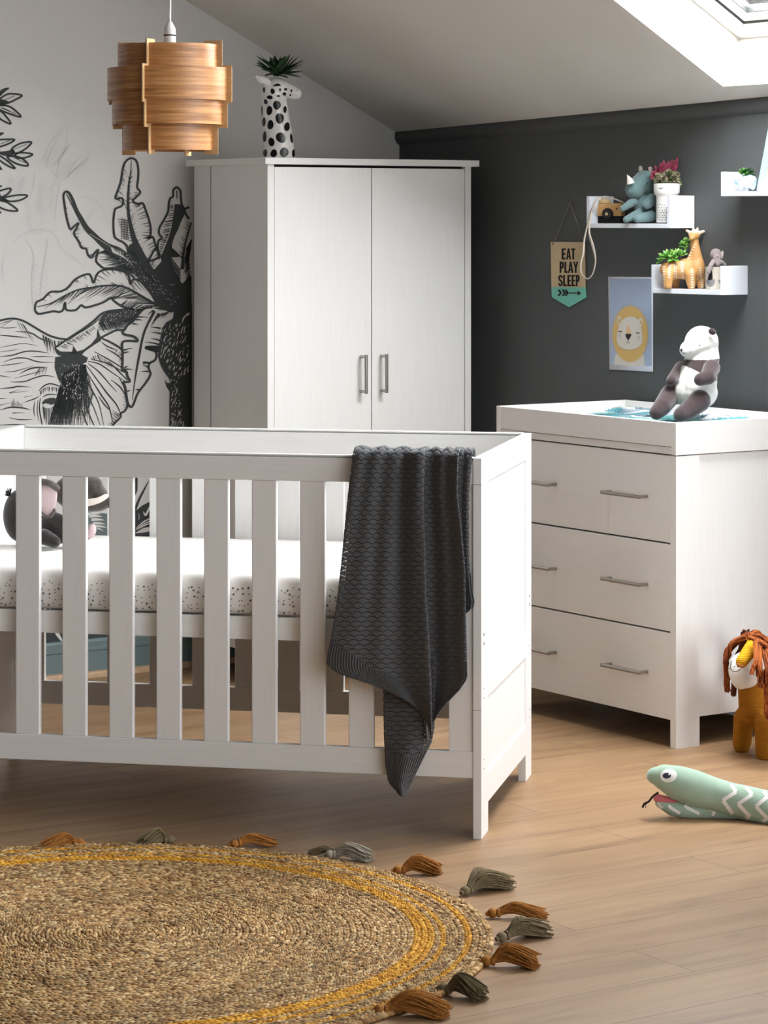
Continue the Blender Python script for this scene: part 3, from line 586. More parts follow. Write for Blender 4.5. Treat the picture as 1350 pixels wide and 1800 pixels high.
b = MB(); b.box(x0, x1, .028, .05, .476, .533); b.box(x0, x1, CW_-.05, CW_-.028, .476, .533); b.box(x0, x0+.02, .05, CW_-.05, .476, .533); b.box(x1-.02, x1, .05, CW_-.05, .476, .533)
for i in range(12):
    xx = x0+.06+i*(x1-x0-.16)/11; b.box(xx, xx+.06, .05, CW_-.05, .50, .518)
b.build('mattress_base', m_whiteh, CT, bevel=.0012)
# ---- mattress with a starry fitted sheet
def sheet_mat():
    m = M('starry_cotton_sheet', (243, 240, 237), .85, bump=(90, .15, .002), spec=.2); t = m.node_tree; b_ = t.nodes['Principled BSDF']
    return m
m_sheet = sheet_mat(); m_star = M('printed_grey_stars', (96, 90, 86), .85, spec=.1)
MT = thing('mattress', 'thick cot mattress in white fitted sheet printed with small grey stars', 'mattress', (.243, 6.8767, 0), -YC)
mx0, mx1, my0, my1, mz0, mz1 = x0+.012, x1-.012, .034, CW_-.034, .5345, .643
bm = bmesh.new()
bmesh.ops.create_grid(bm, x_segments=2, y_segments=2, size=1); bm.clear()
me = bpy.data.meshes.new('cover'); mb = MB(); mb.box(mx0, mx1, my0, my1, mz0, mz1); cover = mb.build('fitted_sheet', m_sheet, MT)
md = cover.modifiers.new('bev', 'BEVEL'); md.width = .026; md.segments = 6; cover.data.shade_smooth()
bm.free()
st = MB(); rr = random.Random(11)
def star(c, ux, uy, r, pts5=True):
    if pts5:
        P = [c+ux*(r*(1 if k % 2 == 0 else .42)*math.sin(math.pi*k/5))+uy*(r*(1 if k % 2 == 0 else .42)*math.cos(math.pi*k/5)) for k in range(10)]
    else: P = [c+ux*(r*math.sin(math.pi*k/4))+uy*(r*math.cos(math.pi*k/4)) for k in range(8)]
    st.add(P, [tuple(range(len(P)))])
nx = int((mx1-mx0)/.0155)
for i in range(nx):
    for k in range(6):
        x_ = mx0+.03+(i+rr.uniform(.15, .85))*(mx1-mx0-.06)/nx; z_ = mz0+.006+(k+rr.uniform(.15, .85))*.0145
        a = rr.uniform(0, 6.3); big = rr.random() < .3
        if z_ < mz1-.03: star(Vector((x_, my0-.0006, z_)), Vector((math.cos(a), 0, math.sin(a))), Vector((-math.sin(a), 0, math.cos(a))), .0042 if big else .0017, big)
st.build('star_print', m_star, MT)
# ================================================================= CHEST OF DRAWERS + CHANGING TRAY
DR = thing('chest_of_drawers', 'white three-drawer chest with bar handles against the dark wall', 'chest of drawers', (.8497, 8.0393, 0), -(math.pi/2-YR))
DW_, DD, DZ = .8806, .50, .878
for xa, xb in ((-.028, -.0015), (-DW_+.0015, -DW_+.028)):
    b = MB(); s_ = 1 if xb > -.4 else -1
    b.prism([(xa, .002, 0), (xa, .092, 0), (xa, .092, .0854), (xa, DD-.09, .0854), (xa, DD-.09, 0), (xa, DD, 0), (xa, DD, .8535), (xa, .002, .8535)], (xb-xa-.006, 0, 0)) if s_ > 0 else b.prism([(xa+.006, .002, 0), (xa+.006, .092, 0), (xa+.006, .092, .0854), (xa+.006, DD-.09, .0854), (xa+.006, DD-.09, 0), (xa+.006, DD, 0), (xa+.006, DD, .8535), (xa+.006, .002, .8535)], (xb-xa-.006, 0, 0))
    ox = xb-.006 if s_ > 0 else xa
    for ya, yb in ((.002, .092), (DD-.09, DD)): b.box(ox, ox+.006, ya, yb, 0, .8535)
    b.build('side_panel', m_white, DR, bevel=.001)
b = MB(); b.box(-DW_+.022, -.022, .003, DD, .857, DZ); b.build('top_panel', m_whiteh, DR, bevel=.001)
b = MB(); b.box(-DW_+.028, -.028, DD-.012, DD-.002, .08, .857); b.build('back_panel', m_white, DR)
b = MB(); b.box(-DW_+.028, -.028, .024, .03, .083, .857); b.build('gap_shade_sheet', m_dark, DR)  # near-black sheet standing in for shade between the drawers
for z0, z1 in ((.081, .3345), (.3395, .5935), (.5985, .853)):
    b = MB(); b.box(-DW_+.0295, -.0295, .004, .022, z0, z1); d = b.build('drawer', m_whiteh, DR, bevel=.0012)
    for xa, xb in ((-.305, -.135), (-.746, -.576)):
        zc = (z0+z1)/2; bar_handle('handle', d, (xa, .004, zc), (xb, .004, zc), (0, -.032, 0), .0058)
TY = thing('changing_tray', 'white open tray with raised sides sitting on the chest of drawers', 'changing tray', (.8497, 8.0393, 0), -(math.pi/2-YR))
for xa, xb in ((-.0205, 0), (-DW_, -DW_+.0205)):
    b = MB(); b.box(xa, xb, 0, .5271, .856, .951); b.build('side_board', m_whiteh, TY, bevel=.0012)
b = MB(); b.box(-DW_+.0207, -.0207, .0008, .019, .8795, .9505); b.build('front_board', m_whiteh, TY, bevel=.0012)
b = MB(); b.box(-DW_+.0207, -.0207, .508, .5263, .8795, .9505); b.build('back_board', m_whiteh, TY, bevel=.0012)
b = MB(); b.box(-DW_+.0207, -.0207, .019, .508, .8795, .887); b.build('tray_base', m_whiteh, TY)
# changing mat with tropical leaf print
MA = thing('changing_mat', 'padded white changing mat with turquoise tropical leaf print in the tray', 'changing mat', (.8497, 8.0393, 0), -(math.pi/2-YR))
m_mat = M('white_wipe_clean_mat', (243, 245, 246), .4, spec=.4); leafc = [M('print_turquoise', (84, 160, 168), .45), M('print_dark_teal', (40, 92, 110), .45), M('print_mint', (135, 208, 196), .45), M('print_grey_blue', (140, 160, 185), .45)]
ax0, ax1, ay0, ay1 = -DW_+.026, -.026, .024, .503
def mat_z(x, y):
    e = min((y-ay0)/.10, (ay1-y)/.10, 1); e = max(min(e, 1), 0); ex = max(min((x-ax0)/.05, (ax1-x)/.05, 1), 0)
    return .888+.044*ex**.4*(1-.35*(1-math.cos(math.pi*e))/2 if e > .35 else .72*e/.35+.16 if e < .3 else .92)
def mat_z(x, y):
    def s(t): t = max(0, min(1, t)); return t*t*(3-2*t)
    e = min(y-ay0, ay1-y); ex = min(x-ax0, ax1-x)
    return .888+s(min(e, ex)/.03+.25)*(.046-.012*s((e-.05)/.08))
nxg, nyg = 44, 28; vs = []; fs = []
for jy in range(nyg+1):
    for ix in range(nxg+1):
        x_ = ax0+(ax1-ax0)*ix/nxg; y_ = ay0+(ay1-ay0)*jy/nyg; vs.append((x_, y_, mat_z(x_, y_)))
for jy in range(nyg):
    for ix in range(nxg):
        a = jy*(nxg+1)+ix; fs.append((a, a+1, a+nxg+2, a+nxg+1))
rim = [i for i in range(nxg+1)]+[(jy)*(nxg+1)+nxg for jy in range(1, nyg+1)]+[nyg*(nxg+1)+i for i in range(nxg-1, -1, -1)]+[jy*(nxg+1) for jy in range(nyg-1, 0, -1)]
o = len(vs); vs += [(vs[i][0], vs[i][1], .8872) for i in rim]; L = len(rim)
fs += [(rim[(i+1) % L], rim[i], o+i, o+(i+1) % L) for i in range(L)]; fs.append(tuple(o+i for i in range(L)))
pad = MB(); pad.add(vs, fs)
lp = Ink(lambda x, y, of: Vector((x, y, mat_z(x, y)+.0012+of)), .0004, .0004)
rr = random.Random(4)
def palm(cx, cy, a, L, col):
    for k in range(9):
        aa = a+(k-4)*.36; l = L*(1-.06*abs(k-4)); mid = (cx+math.cos(aa)*l*.5-math.sin(aa)*.006, cy+math.sin(aa)*l*.5+math.cos(aa)*.006)
        e_ = (cx+math.cos(aa)*l, cy+math.sin(aa)*l)
        if ax0+.01 < e_[0] < ax1-.01 and ay0+.01 < e_[1] < ay1-.01: lp.stroke([(cx, cy), mid, e_], [.003, .008 if col in (0, 2) else .004, .001], col, 1+k*.05)
def sprig(cx, cy, a, L, col):
    for k in range(8):
        t_ = k/8; px_ = cx+math.cos(a)*L*t_; py_ = cy+math.sin(a)*L*t_
        for sg in (1, -1):
            e_ = (px_+math.cos(a+sg*.8)*.04, py_+math.sin(a+sg*.8)*.04)
            if ax0+.01 < e_[0] < ax1-.01 and ay0+.01 < e_[1] < ay1-.01: lp.stroke([(px_, py_), e_], [.0035, .0012], col, 2)
for i in range(14):
    for k in range(9):
        cx = ax0+.05+(i+rr.uniform(0, 1))*(ax1-ax0-.1)/14; cy = ay0+.04+(k+rr.uniform(0, 1))*(ay1-ay0-.08)/9
        (palm if rr.random() < .55 else sprig)(cx, cy, rr.uniform(0, 6.3), rr.uniform(.05, .085), rr.choice((0, 0, 1, 2, 3)))
pad.v, pad.f, pad.m, o_n = pad.v+lp.mb.v, pad.f+[tuple(len(pad.v)+i for i in f) for f in lp.mb.f], pad.m+[m+1 for m in lp.mb.m], 0
pad.build('pad', [m_mat]+leafc, MA, smooth=60)
# ================================================================= WALL SHELVES
AD = -(math.pi/2-YD)      # local x along the dark wall, y into the wall
def shelf(label, s0, s1, z0, hz, dep=.109, th=.0145):
    t_ = thing('wall_shelf', label, 'shelf', tuple(DW(s0, 0, z0)), AD, 'white wall shelves')
    b = MB(); b.box(th, s1-s0-th, -dep, -.001, 0, th); b.build('bottom_board', m_shelf, t_, bevel=.001)
    b = MB(); b.box(0, th, -dep, -.001, 0, hz); b.build('end_board', m_shelf, t_, bevel=.001)
    b = MB(); b.box(s1-s0-th, s1-s0, -dep, -.001, 0, hz); b.build('end_board', m_shelf, t_, bevel=.001)
    return t_
shelf('white shelf holding the wooden toy camera, grey rhino and face vase', 1.1184, 1.5096, 1.515, .104)
shelf('white shelf holding the giraffe planter and felt pot', 1.4236, 1.7458, 1.3072, .091)
shelf('white shelf at right edge holding the elephant planter and blue frame', 1.735, 2.16, 1.6155, .076, .11)
# ================================================================= PENDANT LAMP
LY = 7.6; lc = W(298.5, 0, LY); kx = LY/F
def lz(py): return CH+(HY-py)*kx
m_oakv = bpy.data.materials.new('oak_veneer'); m_oakv.use_nodes = True; t = m_oakv.node_tree; b_ = t.nodes['Principled BSDF']
tc = nn(t, 'ShaderNodeTexCoord'); mp = nn(t, 'ShaderNodeMapping'); mp.inputs['Scale'].default_value = (2.6, 2.6, 64); mp.inputs['Rotation'].default_value = (.07, .05, 0); t.links.new(tc.outputs['Object'], mp.inputs[0])
n1 = nn(t, 'ShaderNodeTexNoise'); n1.inputs['Scale'].default_value = 2.2; n1.inputs['Detail'].default_value = 6; n1.inputs['Distortion'].default_value = .5; t.links.new(mp.outputs[0], n1.inputs['Vector'])
cr = nn(t, 'ShaderNodeValToRGB'); e = cr.color_ramp.elements; e[0].position = .3; e[0].color = rgb((140, 92, 50)); e[1].position = .7; e[1].color = rgb((205, 152, 98)); x = e.new(.5); x.color = rgb((178, 124, 74))
t.links.new(n1.outputs['Fac'], cr.inputs[0]); t.links.new(cr.outputs[0], b_.inputs['Base Color']); b_.inputs['Roughness'].default_value = .32; b_.inputs['Specular IOR Level'].default_value = .5
m_ply = M('pale_birch_plywood', (214, 176, 128), .5, var=(40, (200, 158, 108), .5)); m_burn = M('laser_burnt_edge', (40, 28, 20), .8)
LP = thing('pendant_lamp', 'tiered oak veneer pendant lampshade hanging from the ceiling above the cot', 'lamp', (lc.x, LY, lz(272)))
bz = lz(272)
tiers = [(91.5, 80, 121), (109.5, 121, 178), (101.5, 178, 220), (82.5, 220, 265)]     # radius px, top, bottom
lift = {0: .0, 1: .0, 2: .0, 3: 0}
m_inner = M('veneer_inner_face', (196, 150, 100), .6)
for r_, ya, yb in tiers:
    b = MB(); rad = r_*kx; n = 72; z1, z0 = lz(ya)-bz, lz(yb)-bz; vs = []; th = .0012
    for rr_, z in ((rad, z0), (rad, z1), (rad-th, z1), (rad-th, z0)):
        vs += [(rr_*math.cos(2*math.pi*k/n), rr_*math.sin(2*math.pi*k/n), z) for k in range(n)]
    fs = [(q*n+k, q*n+(k+1) % n, ((q+1) % 4)*n+(k+1) % n, ((q+1) % 4)*n+k) for q in range(4) for k in range(n)]
    b.add(vs, fs); b.build('veneer_band', m_oakv, LP, smooth=40)
# fins: stepped plywood ribs that the bands clip into
steps = [(95.5+4, 73, 117), (113.5+4, 117, 183), (105.5+4, 183, 226), (88.5+3, 226, 272)]
for q in range(4):
    a = -math.pi/2+math.radians(-19.5)+q*math.pi/2; dx, dy = math.cos(a), math.sin(a); P = []
    inn = 66
    P = [(inn, 272)]
    for r_, ya, yb in reversed(steps): P += [(r_, yb), (r_, ya)]
    P += [(inn, 73), (inn, 84), (72, 84), (72, 262), (inn, 262)]
    pts = [(r_*kx*dx, r_*kx*dy, lz(y)-bz) for r_, y in P]; sd = Vector((-dy, dx, 0))*.0038
    b = MB(); b.prism([Vector(p)-sd/2 for p in pts], sd); f_ = b.build('fin', m_ply, LP)
    b = MB(); no = 9
    for i in range(len(steps)):
        r_, ya, yb = list(reversed(steps))[i]
        b.prism([(r_*kx*dx+sd.x*s_*.56, r_*kx*dy+sd.y*s_*.56, lz(y)-bz) for s_, y in ((-1, yb), (-1, ya), (-.55, ya), (-.55, yb))], (dx*.0006, dy*.0006, 0))
    b.build('burnt_edge', m_burn, f_)
b = MB()
for q in range(4):
    a = -math.pi/2+math.radians(-19.5)+q*math.pi/2; b.tube([(0, 0, lz(88)-bz), (math.cos(a)*70*kx, math.sin(a)*70*kx, lz(88)-bz)], .003, 6)
b.lathe([(.022, lz(90)-bz), (.022, lz(86)-bz), (.014, lz(86)-bz), (.014, lz(90)-bz)], 24, cap=False); b.build('spider_ring', m_steel, LP, smooth=40)
m_plastic = M('white_plastic', (238, 238, 236), .3)
b = MB(); b.lathe([(.006, lz(46)-bz+.012), (.010, lz(46)-bz+.004), (.0155, lz(50)-bz), (.0165, lz(58)-bz), (.0165, lz(61)-bz)][::-1], 24); b.lathe([(.0165, lz(63.5)-bz), (.0168, lz(75)-bz), (.0168, lz(100)-bz)][::-1], 24)
b.lathe([(.0135, lz(64)-bz), (.0135, lz(60)-bz)], 24); b.build('lamp_holder', m_plastic, LP, smooth=40)
b = MB(); b.lathe([(.0145, lz(63.2)-bz), (.0172, lz(62.8)-bz), (.0172, lz(61.4)-bz), (.0145, lz(61)-bz)], 24, cap=False); b.build('holder_gap', m_dark, LP)
cz = ceil_z(lc.x, LY)-bz
b = MB(); pts = [(.001, 0, lz(46)-bz), (.0005, 0, lz(38)-bz), (-.001, 0, lz(25)-bz), (.0, 0, lz(10)-bz), (.001, 0, lz(-10)-bz), (0, 0, cz-.02)]
b.tube([tuple(p) for p in spline(pts, 5)], .0028, 8); b.build('flex_cord', m_plastic, LP, smooth=60)
b = MB(); b.lathe([(.045, cz+.02), (.045, cz-.012), (.03, cz-.026), (.006, cz-.034)][::-1], 24); b.build('ceiling_rose', m_plastic, LP, smooth=40)
b = MB(); b.lathe([(.013, lz(100)-bz), (.014, lz(112)-bz), (.028, lz(140)-bz), (.030, lz(152)-bz), (.022, lz(165)-bz), (.004, lz(170)-bz)][::-1], 20); b.build('bulb', M('frosted_bulb', (245, 243, 238), .3), LP, smooth=60)
# ================================================================= KNITTED BLANKET
def mth(t, op, a, b=None, c=None):
    n = t.nodes.new('ShaderNodeMath'); n.operation = op
    for i, v in enumerate((a, b, c)):
        if v is None: continue
        if isinstance(v, (int, float)): n.inputs[i].default_value = v
        else: t.links.new(v, n.inputs[i])
    return n.outputs[0]
def knit_mat(name, col, lace=True, holes=True):
    m = bpy.data.materials.new(name); m.use_nodes = True; t = m.node_tree; b = t.nodes['Principled BSDF']
    b.inputs['Base Color'].default_value = rgb(col); b.inputs['Roughness'].default_value = .9; b.inputs['Specular IOR Level'].default_value = .15
    b.inputs['Sheen Weight'].default_value = .35; b.inputs['Sheen Roughness'].default_value = .5
    uv = nn(t, 'ShaderNodeUVMap'); sp = nn(t, 'ShaderNodeSeparateXYZ'); t.links.new(uv.outputs[0], sp.inputs[0]); u, v = sp.outputs[0], sp.outputs[1]
    if lace:
        PU, PV = .0245, .0118
        uy = mth(t, 'DIVIDE', v, PV); row = mth(t, 'FLOOR', uy); fy = mth(t, 'SUBTRACT', uy, row)
        ux = mth(t, 'ADD', mth(t, 'DIVIDE', u, PU), mth(t, 'MULTIPLY', mth(t, 'FLOORED_MODULO', row, 2.0), .5))
        fx = mth(t, 'SUBTRACT', mth(t, 'FRACT', ux), .5)
        tgt = mth(t, 'ADD', mth(t, 'MULTIPLY', mth(t, 'MULTIPLY', fx, fx), 1.9), .28)
        ds = mth(t, 'ABSOLUTE', mth(t, 'SUBTRACT', fy, tgt))
        dot = mth(t, 'ABSOLUTE', mth(t, 'SUBTRACT', mth(t, 'FRACT', mth(t, 'MULTIPLY', ux, 7.0)), .5))
        hole = mth(t, 'MULTIPLY', mth(t, 'LESS_THAN', ds, .11), mth(t, 'LESS_THAN', dot, .26))
        rid = nn(t, 'ShaderNodeMapRange'); rid.interpolation_type = 'SMOOTHSTEP'; rid.inputs[1].default_value = .05; rid.inputs[2].default_value = .34; t.links.new(ds, rid.inputs[0])
        ribs = mth(t, 'MULTIPLY', mth(t, 'SINE', mth(t, 'MULTIPLY', ux, 44.0)), .16)
        st = mth(t, 'MULTIPLY', mth(t, 'SINE', mth(t, 'MULTIPLY', v, 2600.0)), .07)
        h = mth(t, 'ADD', mth(t, 'ADD', rid.outputs[0], ribs), st)
        bp = nn(t, 'ShaderNodeBump'); bp.inputs['Strength'].default_value = .8; bp.inputs['Distance'].default_value = .002
        t.links.new(h, bp.inputs['Height']); t.links.new(bp.outputs[0], b.inputs['Normal'])
        if holes: t.links.new(mth(t, 'SUBTRACT', 1.0, hole), b.inputs['Alpha'])
    else:
        s = mth(t, 'SINE', mth(t, 'MULTIPLY', u, 1100.0)); st = mth(t, 'MULTIPLY', mth(t, 'SINE', mth(t, 'MULTIPLY', v, 2600.0)), .12)
        bp = nn(t, 'ShaderNodeBump'); bp.inputs['Strength'].default_value = .9; bp.inputs['Distance'].default_value = .002
        t.links.new(mth(t, 'ADD', s, st), bp.inputs['Height']); t.links.new(bp.outputs[0], b.inputs['Normal'])
    return m
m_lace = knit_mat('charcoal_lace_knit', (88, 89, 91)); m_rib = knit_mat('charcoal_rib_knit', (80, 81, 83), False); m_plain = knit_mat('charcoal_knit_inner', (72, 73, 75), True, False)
COTP = Vector((.243, 6.8767, 0)); NF = Vector((-math.sin(YC), -math.cos(YC), 0)); COTM = Matrix.Translation(COTP)@Matrix.Rotation(-YC, 4, 'Z'); COTI = COTM.inverted()
def lerp(a, b, t): return a+(b-a)*t
def ev(pl, y):
    ys = [p[1] for p in pl]; return float(np.interp(y, ys, [p[0] for p in pl]))
BV, BF, BM, BUV = [], [], [], []
def sheet(left, right, ytop, bot, depth, nS, nT, rib=46, over=True, umul=1.0, mats=(0, 1), vtop=0, ribnorm=None):
    """hanging cloth: left/right outlines [(px,py)], bot(s)->py of the hem, depth(s,t)->distance in front of the rail"""
    global BV
    o = len(BV); rows = nT+1; pre = []
    if over: pre = [(.046, .76, -.22), (.046, .90, -.08), (.044, .945, -.035), (.036, .966, -.02), (.022, .972, -.008), (.008, .970, .004)]
    grid = []
    for j in range(len(pre)+rows):
        r = []
        for i in range(nS+1):
            s = i/nS
            yb = bot(s); x0p, x1p = lerp(ev(left, ytop), ev(right, ytop), s), 0
            if j < len(pre):
                p = COTI@on_plane(x0p, ytop+12, COTP+NF*depth(s, 0), NF); yl, zl, vv = pre[j]
                P = Vector((p.x, yl if j < 5 else min(yl, yl), zl+.006*math.sin(s*21)*(.5 if j > 1 else 0))); uvv = vv
                P.y -= 0 if j < 4 else depth(s, 0)*.25*(j-3)
            else:
                t = (j-len(pre))/nT; y = ytop+12+(yb-ytop-12)*t
                x = lerp(ev(left, y), ev(right, y), s); d = depth(s, t)
                P = COTI@on_plane(x, y, COTP+NF*d, NF); uvv = (y-ytop)/690.0
            r.append((P, uvv, s))
        grid.append(r)
    wid = abs(ev(right, ytop+200)-ev(left, ytop+200))/690.0*umul
    for r in grid:
        for P, vv, s in r: BV.append(tuple(P)); BUV.append((s*wid+vtop, vv+vtop*.37))
    n = nS+1
    for j in range(len(grid)-1):
        for i in range(nS):
            BF.append((o+j*n+i, o+j*n+i+1, o+(j+1)*n+i+1, o+(j+1)*n+i))
            s = (i+.5)/nS; t = (j+.5-len(pre))/nT; y = ytop+12+(bot(s)-ytop-12)*t
            BM.append(mats[1] if (j >= len(pre) and bot(s)-y < rib) else mats[0])
g_ = lambda s, c, w: math.exp(-((s-c)/w)**2)
# front fold (left two thirds)
A_l = [(622, 780), (619, 815), (612, 870), (606, 930), (600, 990), (592, 1060), (584, 1110), (576, 1150), (574, 1172), (580, 1186), (674, 1240), (757, 1310)]
A_r = [(746, 780), (745, 850), (745, 900), (747, 960), (749, 1050), (754, 1120), (758, 1200), (759, 1310)]
A_b = lambda s: float(np.interp(s, [0, .06, .15, .4, .6, .8, 1], [1166, 1180, 1190, 1216, 1238, 1266, 1304]))
A_d = lambda s, t: .018+.030*g_(s, 1, .13)*(.55+.45*t)-.010*g_(s, .72, .10)+.008*g_(s, .50, .10)*(1-.5*t)+.006*math.sin(s*9+1.1*t)*(1-.4*t)+.004*math.sin(s*23+3*t)*(1-t)+.010*t+.016*t*g_(s, .3, .3)
sheet(A_l, A_r, 788, A_b, A_d, 56, 110, 47)
# right-hand folds behind it
B_l = [(738, 780), (738, 1000), (742, 1200), (750, 1300)]
B_r = [(806, 780), (804, 870), (811, 925), (818, 1002), (819, 1075), (821, 1150), (822, 1190), (812, 1212), (760, 1300)]
B_b = lambda s: float(np.interp(s, [0, .2, .5, .8, .95, 1], [1300, 1296, 1266, 1232, 1212, 1196]))
B_d = lambda s, t: .013+.032*g_(s, 1, .18)-.004*g_(s, .30, .2)+.006*math.sin(s*8+2)*(.5+t)+.006*t+.010*g_(s, .55, .12)*(1-t)
sheet(B_l, B_r, 790, B_b, B_d, 40, 100, 40, vtop=.5)
D_l = [(798, 780), (800, 1080)]
D_r = [(829, 780), (830, 805), (825, 860), (824, 900), (825, 980), (829, 1030), (834, 1058), (832, 1070), (822, 1082)]
sheet(D_l, D_r, 792, lambda s: float(np.interp(s, [0, .6, 1], [1090, 1086, 1066])), lambda s, t: .008+.008*g_(s, .8, .2)+.003*math.sin(7*s), 16, 60, 60, vtop=.9)
# lower corner hanging behind the front fold
C_l = [(673, 1150), (674, 1230), (675, 1290), (678, 1345), (684, 1380), (698, 1398), (712, 1404)]
C_r = [(766, 1150), (764, 1280), (759, 1304), (746, 1330), (729, 1364), (716, 1392), (712, 1404)]
C_b = lambda s: float(np.interp(s, [0, .25, .5, .8, 1], [1372, 1396, 1400, 1398, 1390]))
sheet(C_l, C_r, 1140, C_b, lambda s, t: .012+.014*math.sin(3.1*s)*t+.008*g_(s, .5, .2)*t, 28, 50, 70, over=False, vtop=1.3)
sheet([(676, 1150), (680, 1340), (700, 1396)], [(745, 1180), (746, 1310), (708, 1400)], 1190, lambda s: 1370, lambda s, t: .008, 8, 10, 0, over=False, mats=(2, 2), vtop=1.9)
# inner folded layer
I_l = [(630, 780), (620, 900), (612, 960), (608, 1010), (594, 1100), (590, 1165), (680, 1240)]
I_r = [(822, 780), (812, 900), (812, 1060), (812, 1200), (760, 1290)]
sheet(I_l, I_r, 793, lambda s: float(np.interp(s, [0, .5, .8, 1], [1172, 1225, 1250, 1196])), lambda s, t: .001+.001*math.sin(9*s), 24, 30, 0, over=False, mats=(2, 2), vtop=1.7)
BP = COTM@Vector((-.16, -.012, .15))
me = bpy.data.meshes.new('knitted_blanket'); org = Vector((-.16, -.012, .15))
me.from_pydata([tuple(Vector(p)-org) for p in BV], [], BF)
for m in (m_lace, m_rib, m_plain): me.materials.append(m)
me.polygons.foreach_set('material_index', BM)
ul = me.uv_layers.new(name='UVMap')
for lp_ in me.loops: ul.data[lp_.index].uv = BUV[lp_.vertex_index]
me.shade_smooth()
bl = bpy.data.objects.new('knitted_blanket', me); COL.objects.link(bl); bl.location = BP; bl.rotation_euler = (0, 0, -YC)
sd = bl.modifiers.new('thick', 'SOLIDIFY'); sd.thickness = .0035; sd.offset = 0
tag(bl, 'charcoal lace-knit blanket draped over the front rail of the cot', 'blanket')
# ================================================================= ROUND JUTE RUG
RC = Vector((-.6432, 5.921, 0)); RI = floor_at(237, 1647); RR = .876; RI.z = 0
RG = thing('round_rug', 'large round braided jute rug with mustard rings and tassels on the floor', 'rug', tuple(RC))
rng = np.random.default_rng(3)
rw = .0156; NRw = int(RR/rw)
def ringc(r): k = min(r/RR, 1); return np.array([(RI.x-RC.x)*(1-k), (RI.y-RC.y)*(1-k)])
jute = np.array([[lin(c) for c in q] for q in ((176, 138, 88), (150, 114, 70), (196, 160, 108), (126, 92, 56), (206, 178, 132), (160, 122, 78), (182, 150, 104), (140, 116, 82))])
must = np.array([[lin(c) for c in q] for q in ((206, 150, 46), (190, 132, 34), (218, 166, 62), (176, 122, 34))])
prim_v = []; prim_f = []
# low-poly grain shape (elongated, 5 rings of 6)
ns, nr = 5, 6
prim_v.append((-1, 0, 0))
for i in range(1, ns):
    t_ = -1+2*i/ns; rr_ = math.sqrt(max(0, 1-abs(t_)**2.2))
    for k in range(nr): prim_v.append((t_, rr_*math.cos(2*math.pi*k/nr), rr_*math.sin(2*math.pi*k/nr)))
prim_v.append((1, 0, 0)); e_ = len(prim_v)-1
for k in range(nr):
    prim_f.append((0, 1+(k+1) % nr, 1+k)); prim_f.append((e_, 1+(ns-2)*nr+k, 1+(ns-2)*nr+(k+1) % nr))
tri = np.array(prim_f)
quads = np.array([(1+j*nr+k, 1+j*nr+(k+1) % nr, 1+(j+1)*nr+(k+1) % nr, 1+(j+1)*nr+k) for j in range(ns-2) for k in range(nr)])
pv = np.array(prim_v)
VV, CC, n_l = [], [], 0
for i in range(NRw, 0, -1):
    r0 = i*rw
    yellow = None; q = RR-r0
    ismust = (.040 <= q < .0555) or (.102 <= q < .118) or (.133 <= q < .181)
    for half, sgn in ((-.235, 1), (.235, -1)):
        r_ = r0-rw*.5+half*rw; cnt = max(int(2*math.pi*r_/.0112), 5)
        th = (np.arange(cnt)+rng.uniform(-.08, .08, cnt)+(.5 if sgn > 0 else 0)+rng.uniform())*2*math.pi/cnt
        ang = th+math.pi/2+sgn*(.46+rng.uniform(-.07, .07, cnt))
        rj = r_+rng.uniform(-.0008, .0008, cnt)+.0025*np.sin(th*3+i*.7)*(.4+.6*i/NRw)
        L_ = .0112*(1+rng.uniform(-.08, .12, cnt)); Wd = .0036*(1+rng.uniform(-.1, .15, cnt)); Hh = .0062*(1+rng.uniform(-.2, .2, cnt))
        c = ringc(r0)
        px_ = c[0]+rj*np.cos(th); py_ = c[1]+rj*np.sin(th); pz_ = .0075+rng.uniform(-.0012, .0012, cnt)
        ca, sa = np.cos(ang), np.sin(ang)
        X_ = pv[None, :, 0]*L_[:, None]; Y_ = pv[None, :, 1]*Wd[:, None]; Z_ = pv[None, :, 2]*Hh[:, None]-.0016*pv[None, :, 0]**2
        vx = px_[:, None]+X_*ca[:, None]-Y_*sa[:, None]; vy = py_[:, None]+X_*sa[:, None]+Y_*ca[:, None]; vz = np.maximum(pz_[:, None]+Z_, .001)
        VV.append(np.stack([vx, vy, vz], -1).reshape(-1, 3))
        pal = must if ismust else jute
        tone = rng.normal(1, .075, cnt)*(1+.10*np.sin(th*2+i*.35))
        cc = pal[rng.integers(0, len(pal), cnt)]*np.clip(tone, .6, 1.35)[:, None]
        CC.append(np.repeat(np.c_[cc, np.ones(cnt)], len(pv), 0)); n_l += cnt
VV = np.concatenate(VV); CC = np.concatenate(CC); k_ = len(pv)
off = (np.arange(n_l)*k_)[:, None, None]
T3 = (tri[None]+off).reshape(-1, 3); Q4 = (quads[None]+off).reshape(-1, 4)
me = bpy.data.meshes.new('braided_jute'); me.vertices.add(len(VV)); me.vertices.foreach_set('co', VV.ravel().astype(np.float32))
nl = T3.size+Q4.size; me.loops.add(nl); me.loops.foreach_set('vertex_index', np.concatenate([T3.ravel(), Q4.ravel()]).astype(np.int32))
npoly = len(T3)+len(Q4); me.polygons.add(npoly)
ls = np.concatenate([np.arange(len(T3))*3, len(T3)*3+np.arange(len(Q4))*4]).astype(np.int32); me.polygons.foreach_set('loop_start', ls)
me.update(calc_edges=True); me.validate()
ca_ = me.color_attributes.new('tint', 'FLOAT_COLOR', 'POINT'); ca_.data.foreach_set('color', CC.ravel().astype(np.float32))
me.shade_smooth(); m_jute = M('jute_braid', (170, 140, 100), .75, spec=.25, attr='tint', bump=(900, .25, .0006)); me.materials.append(m_jute)
jb = bpy.data.objects.new('braided_jute', me); COL.objects.link(jb); jb.parent = RG
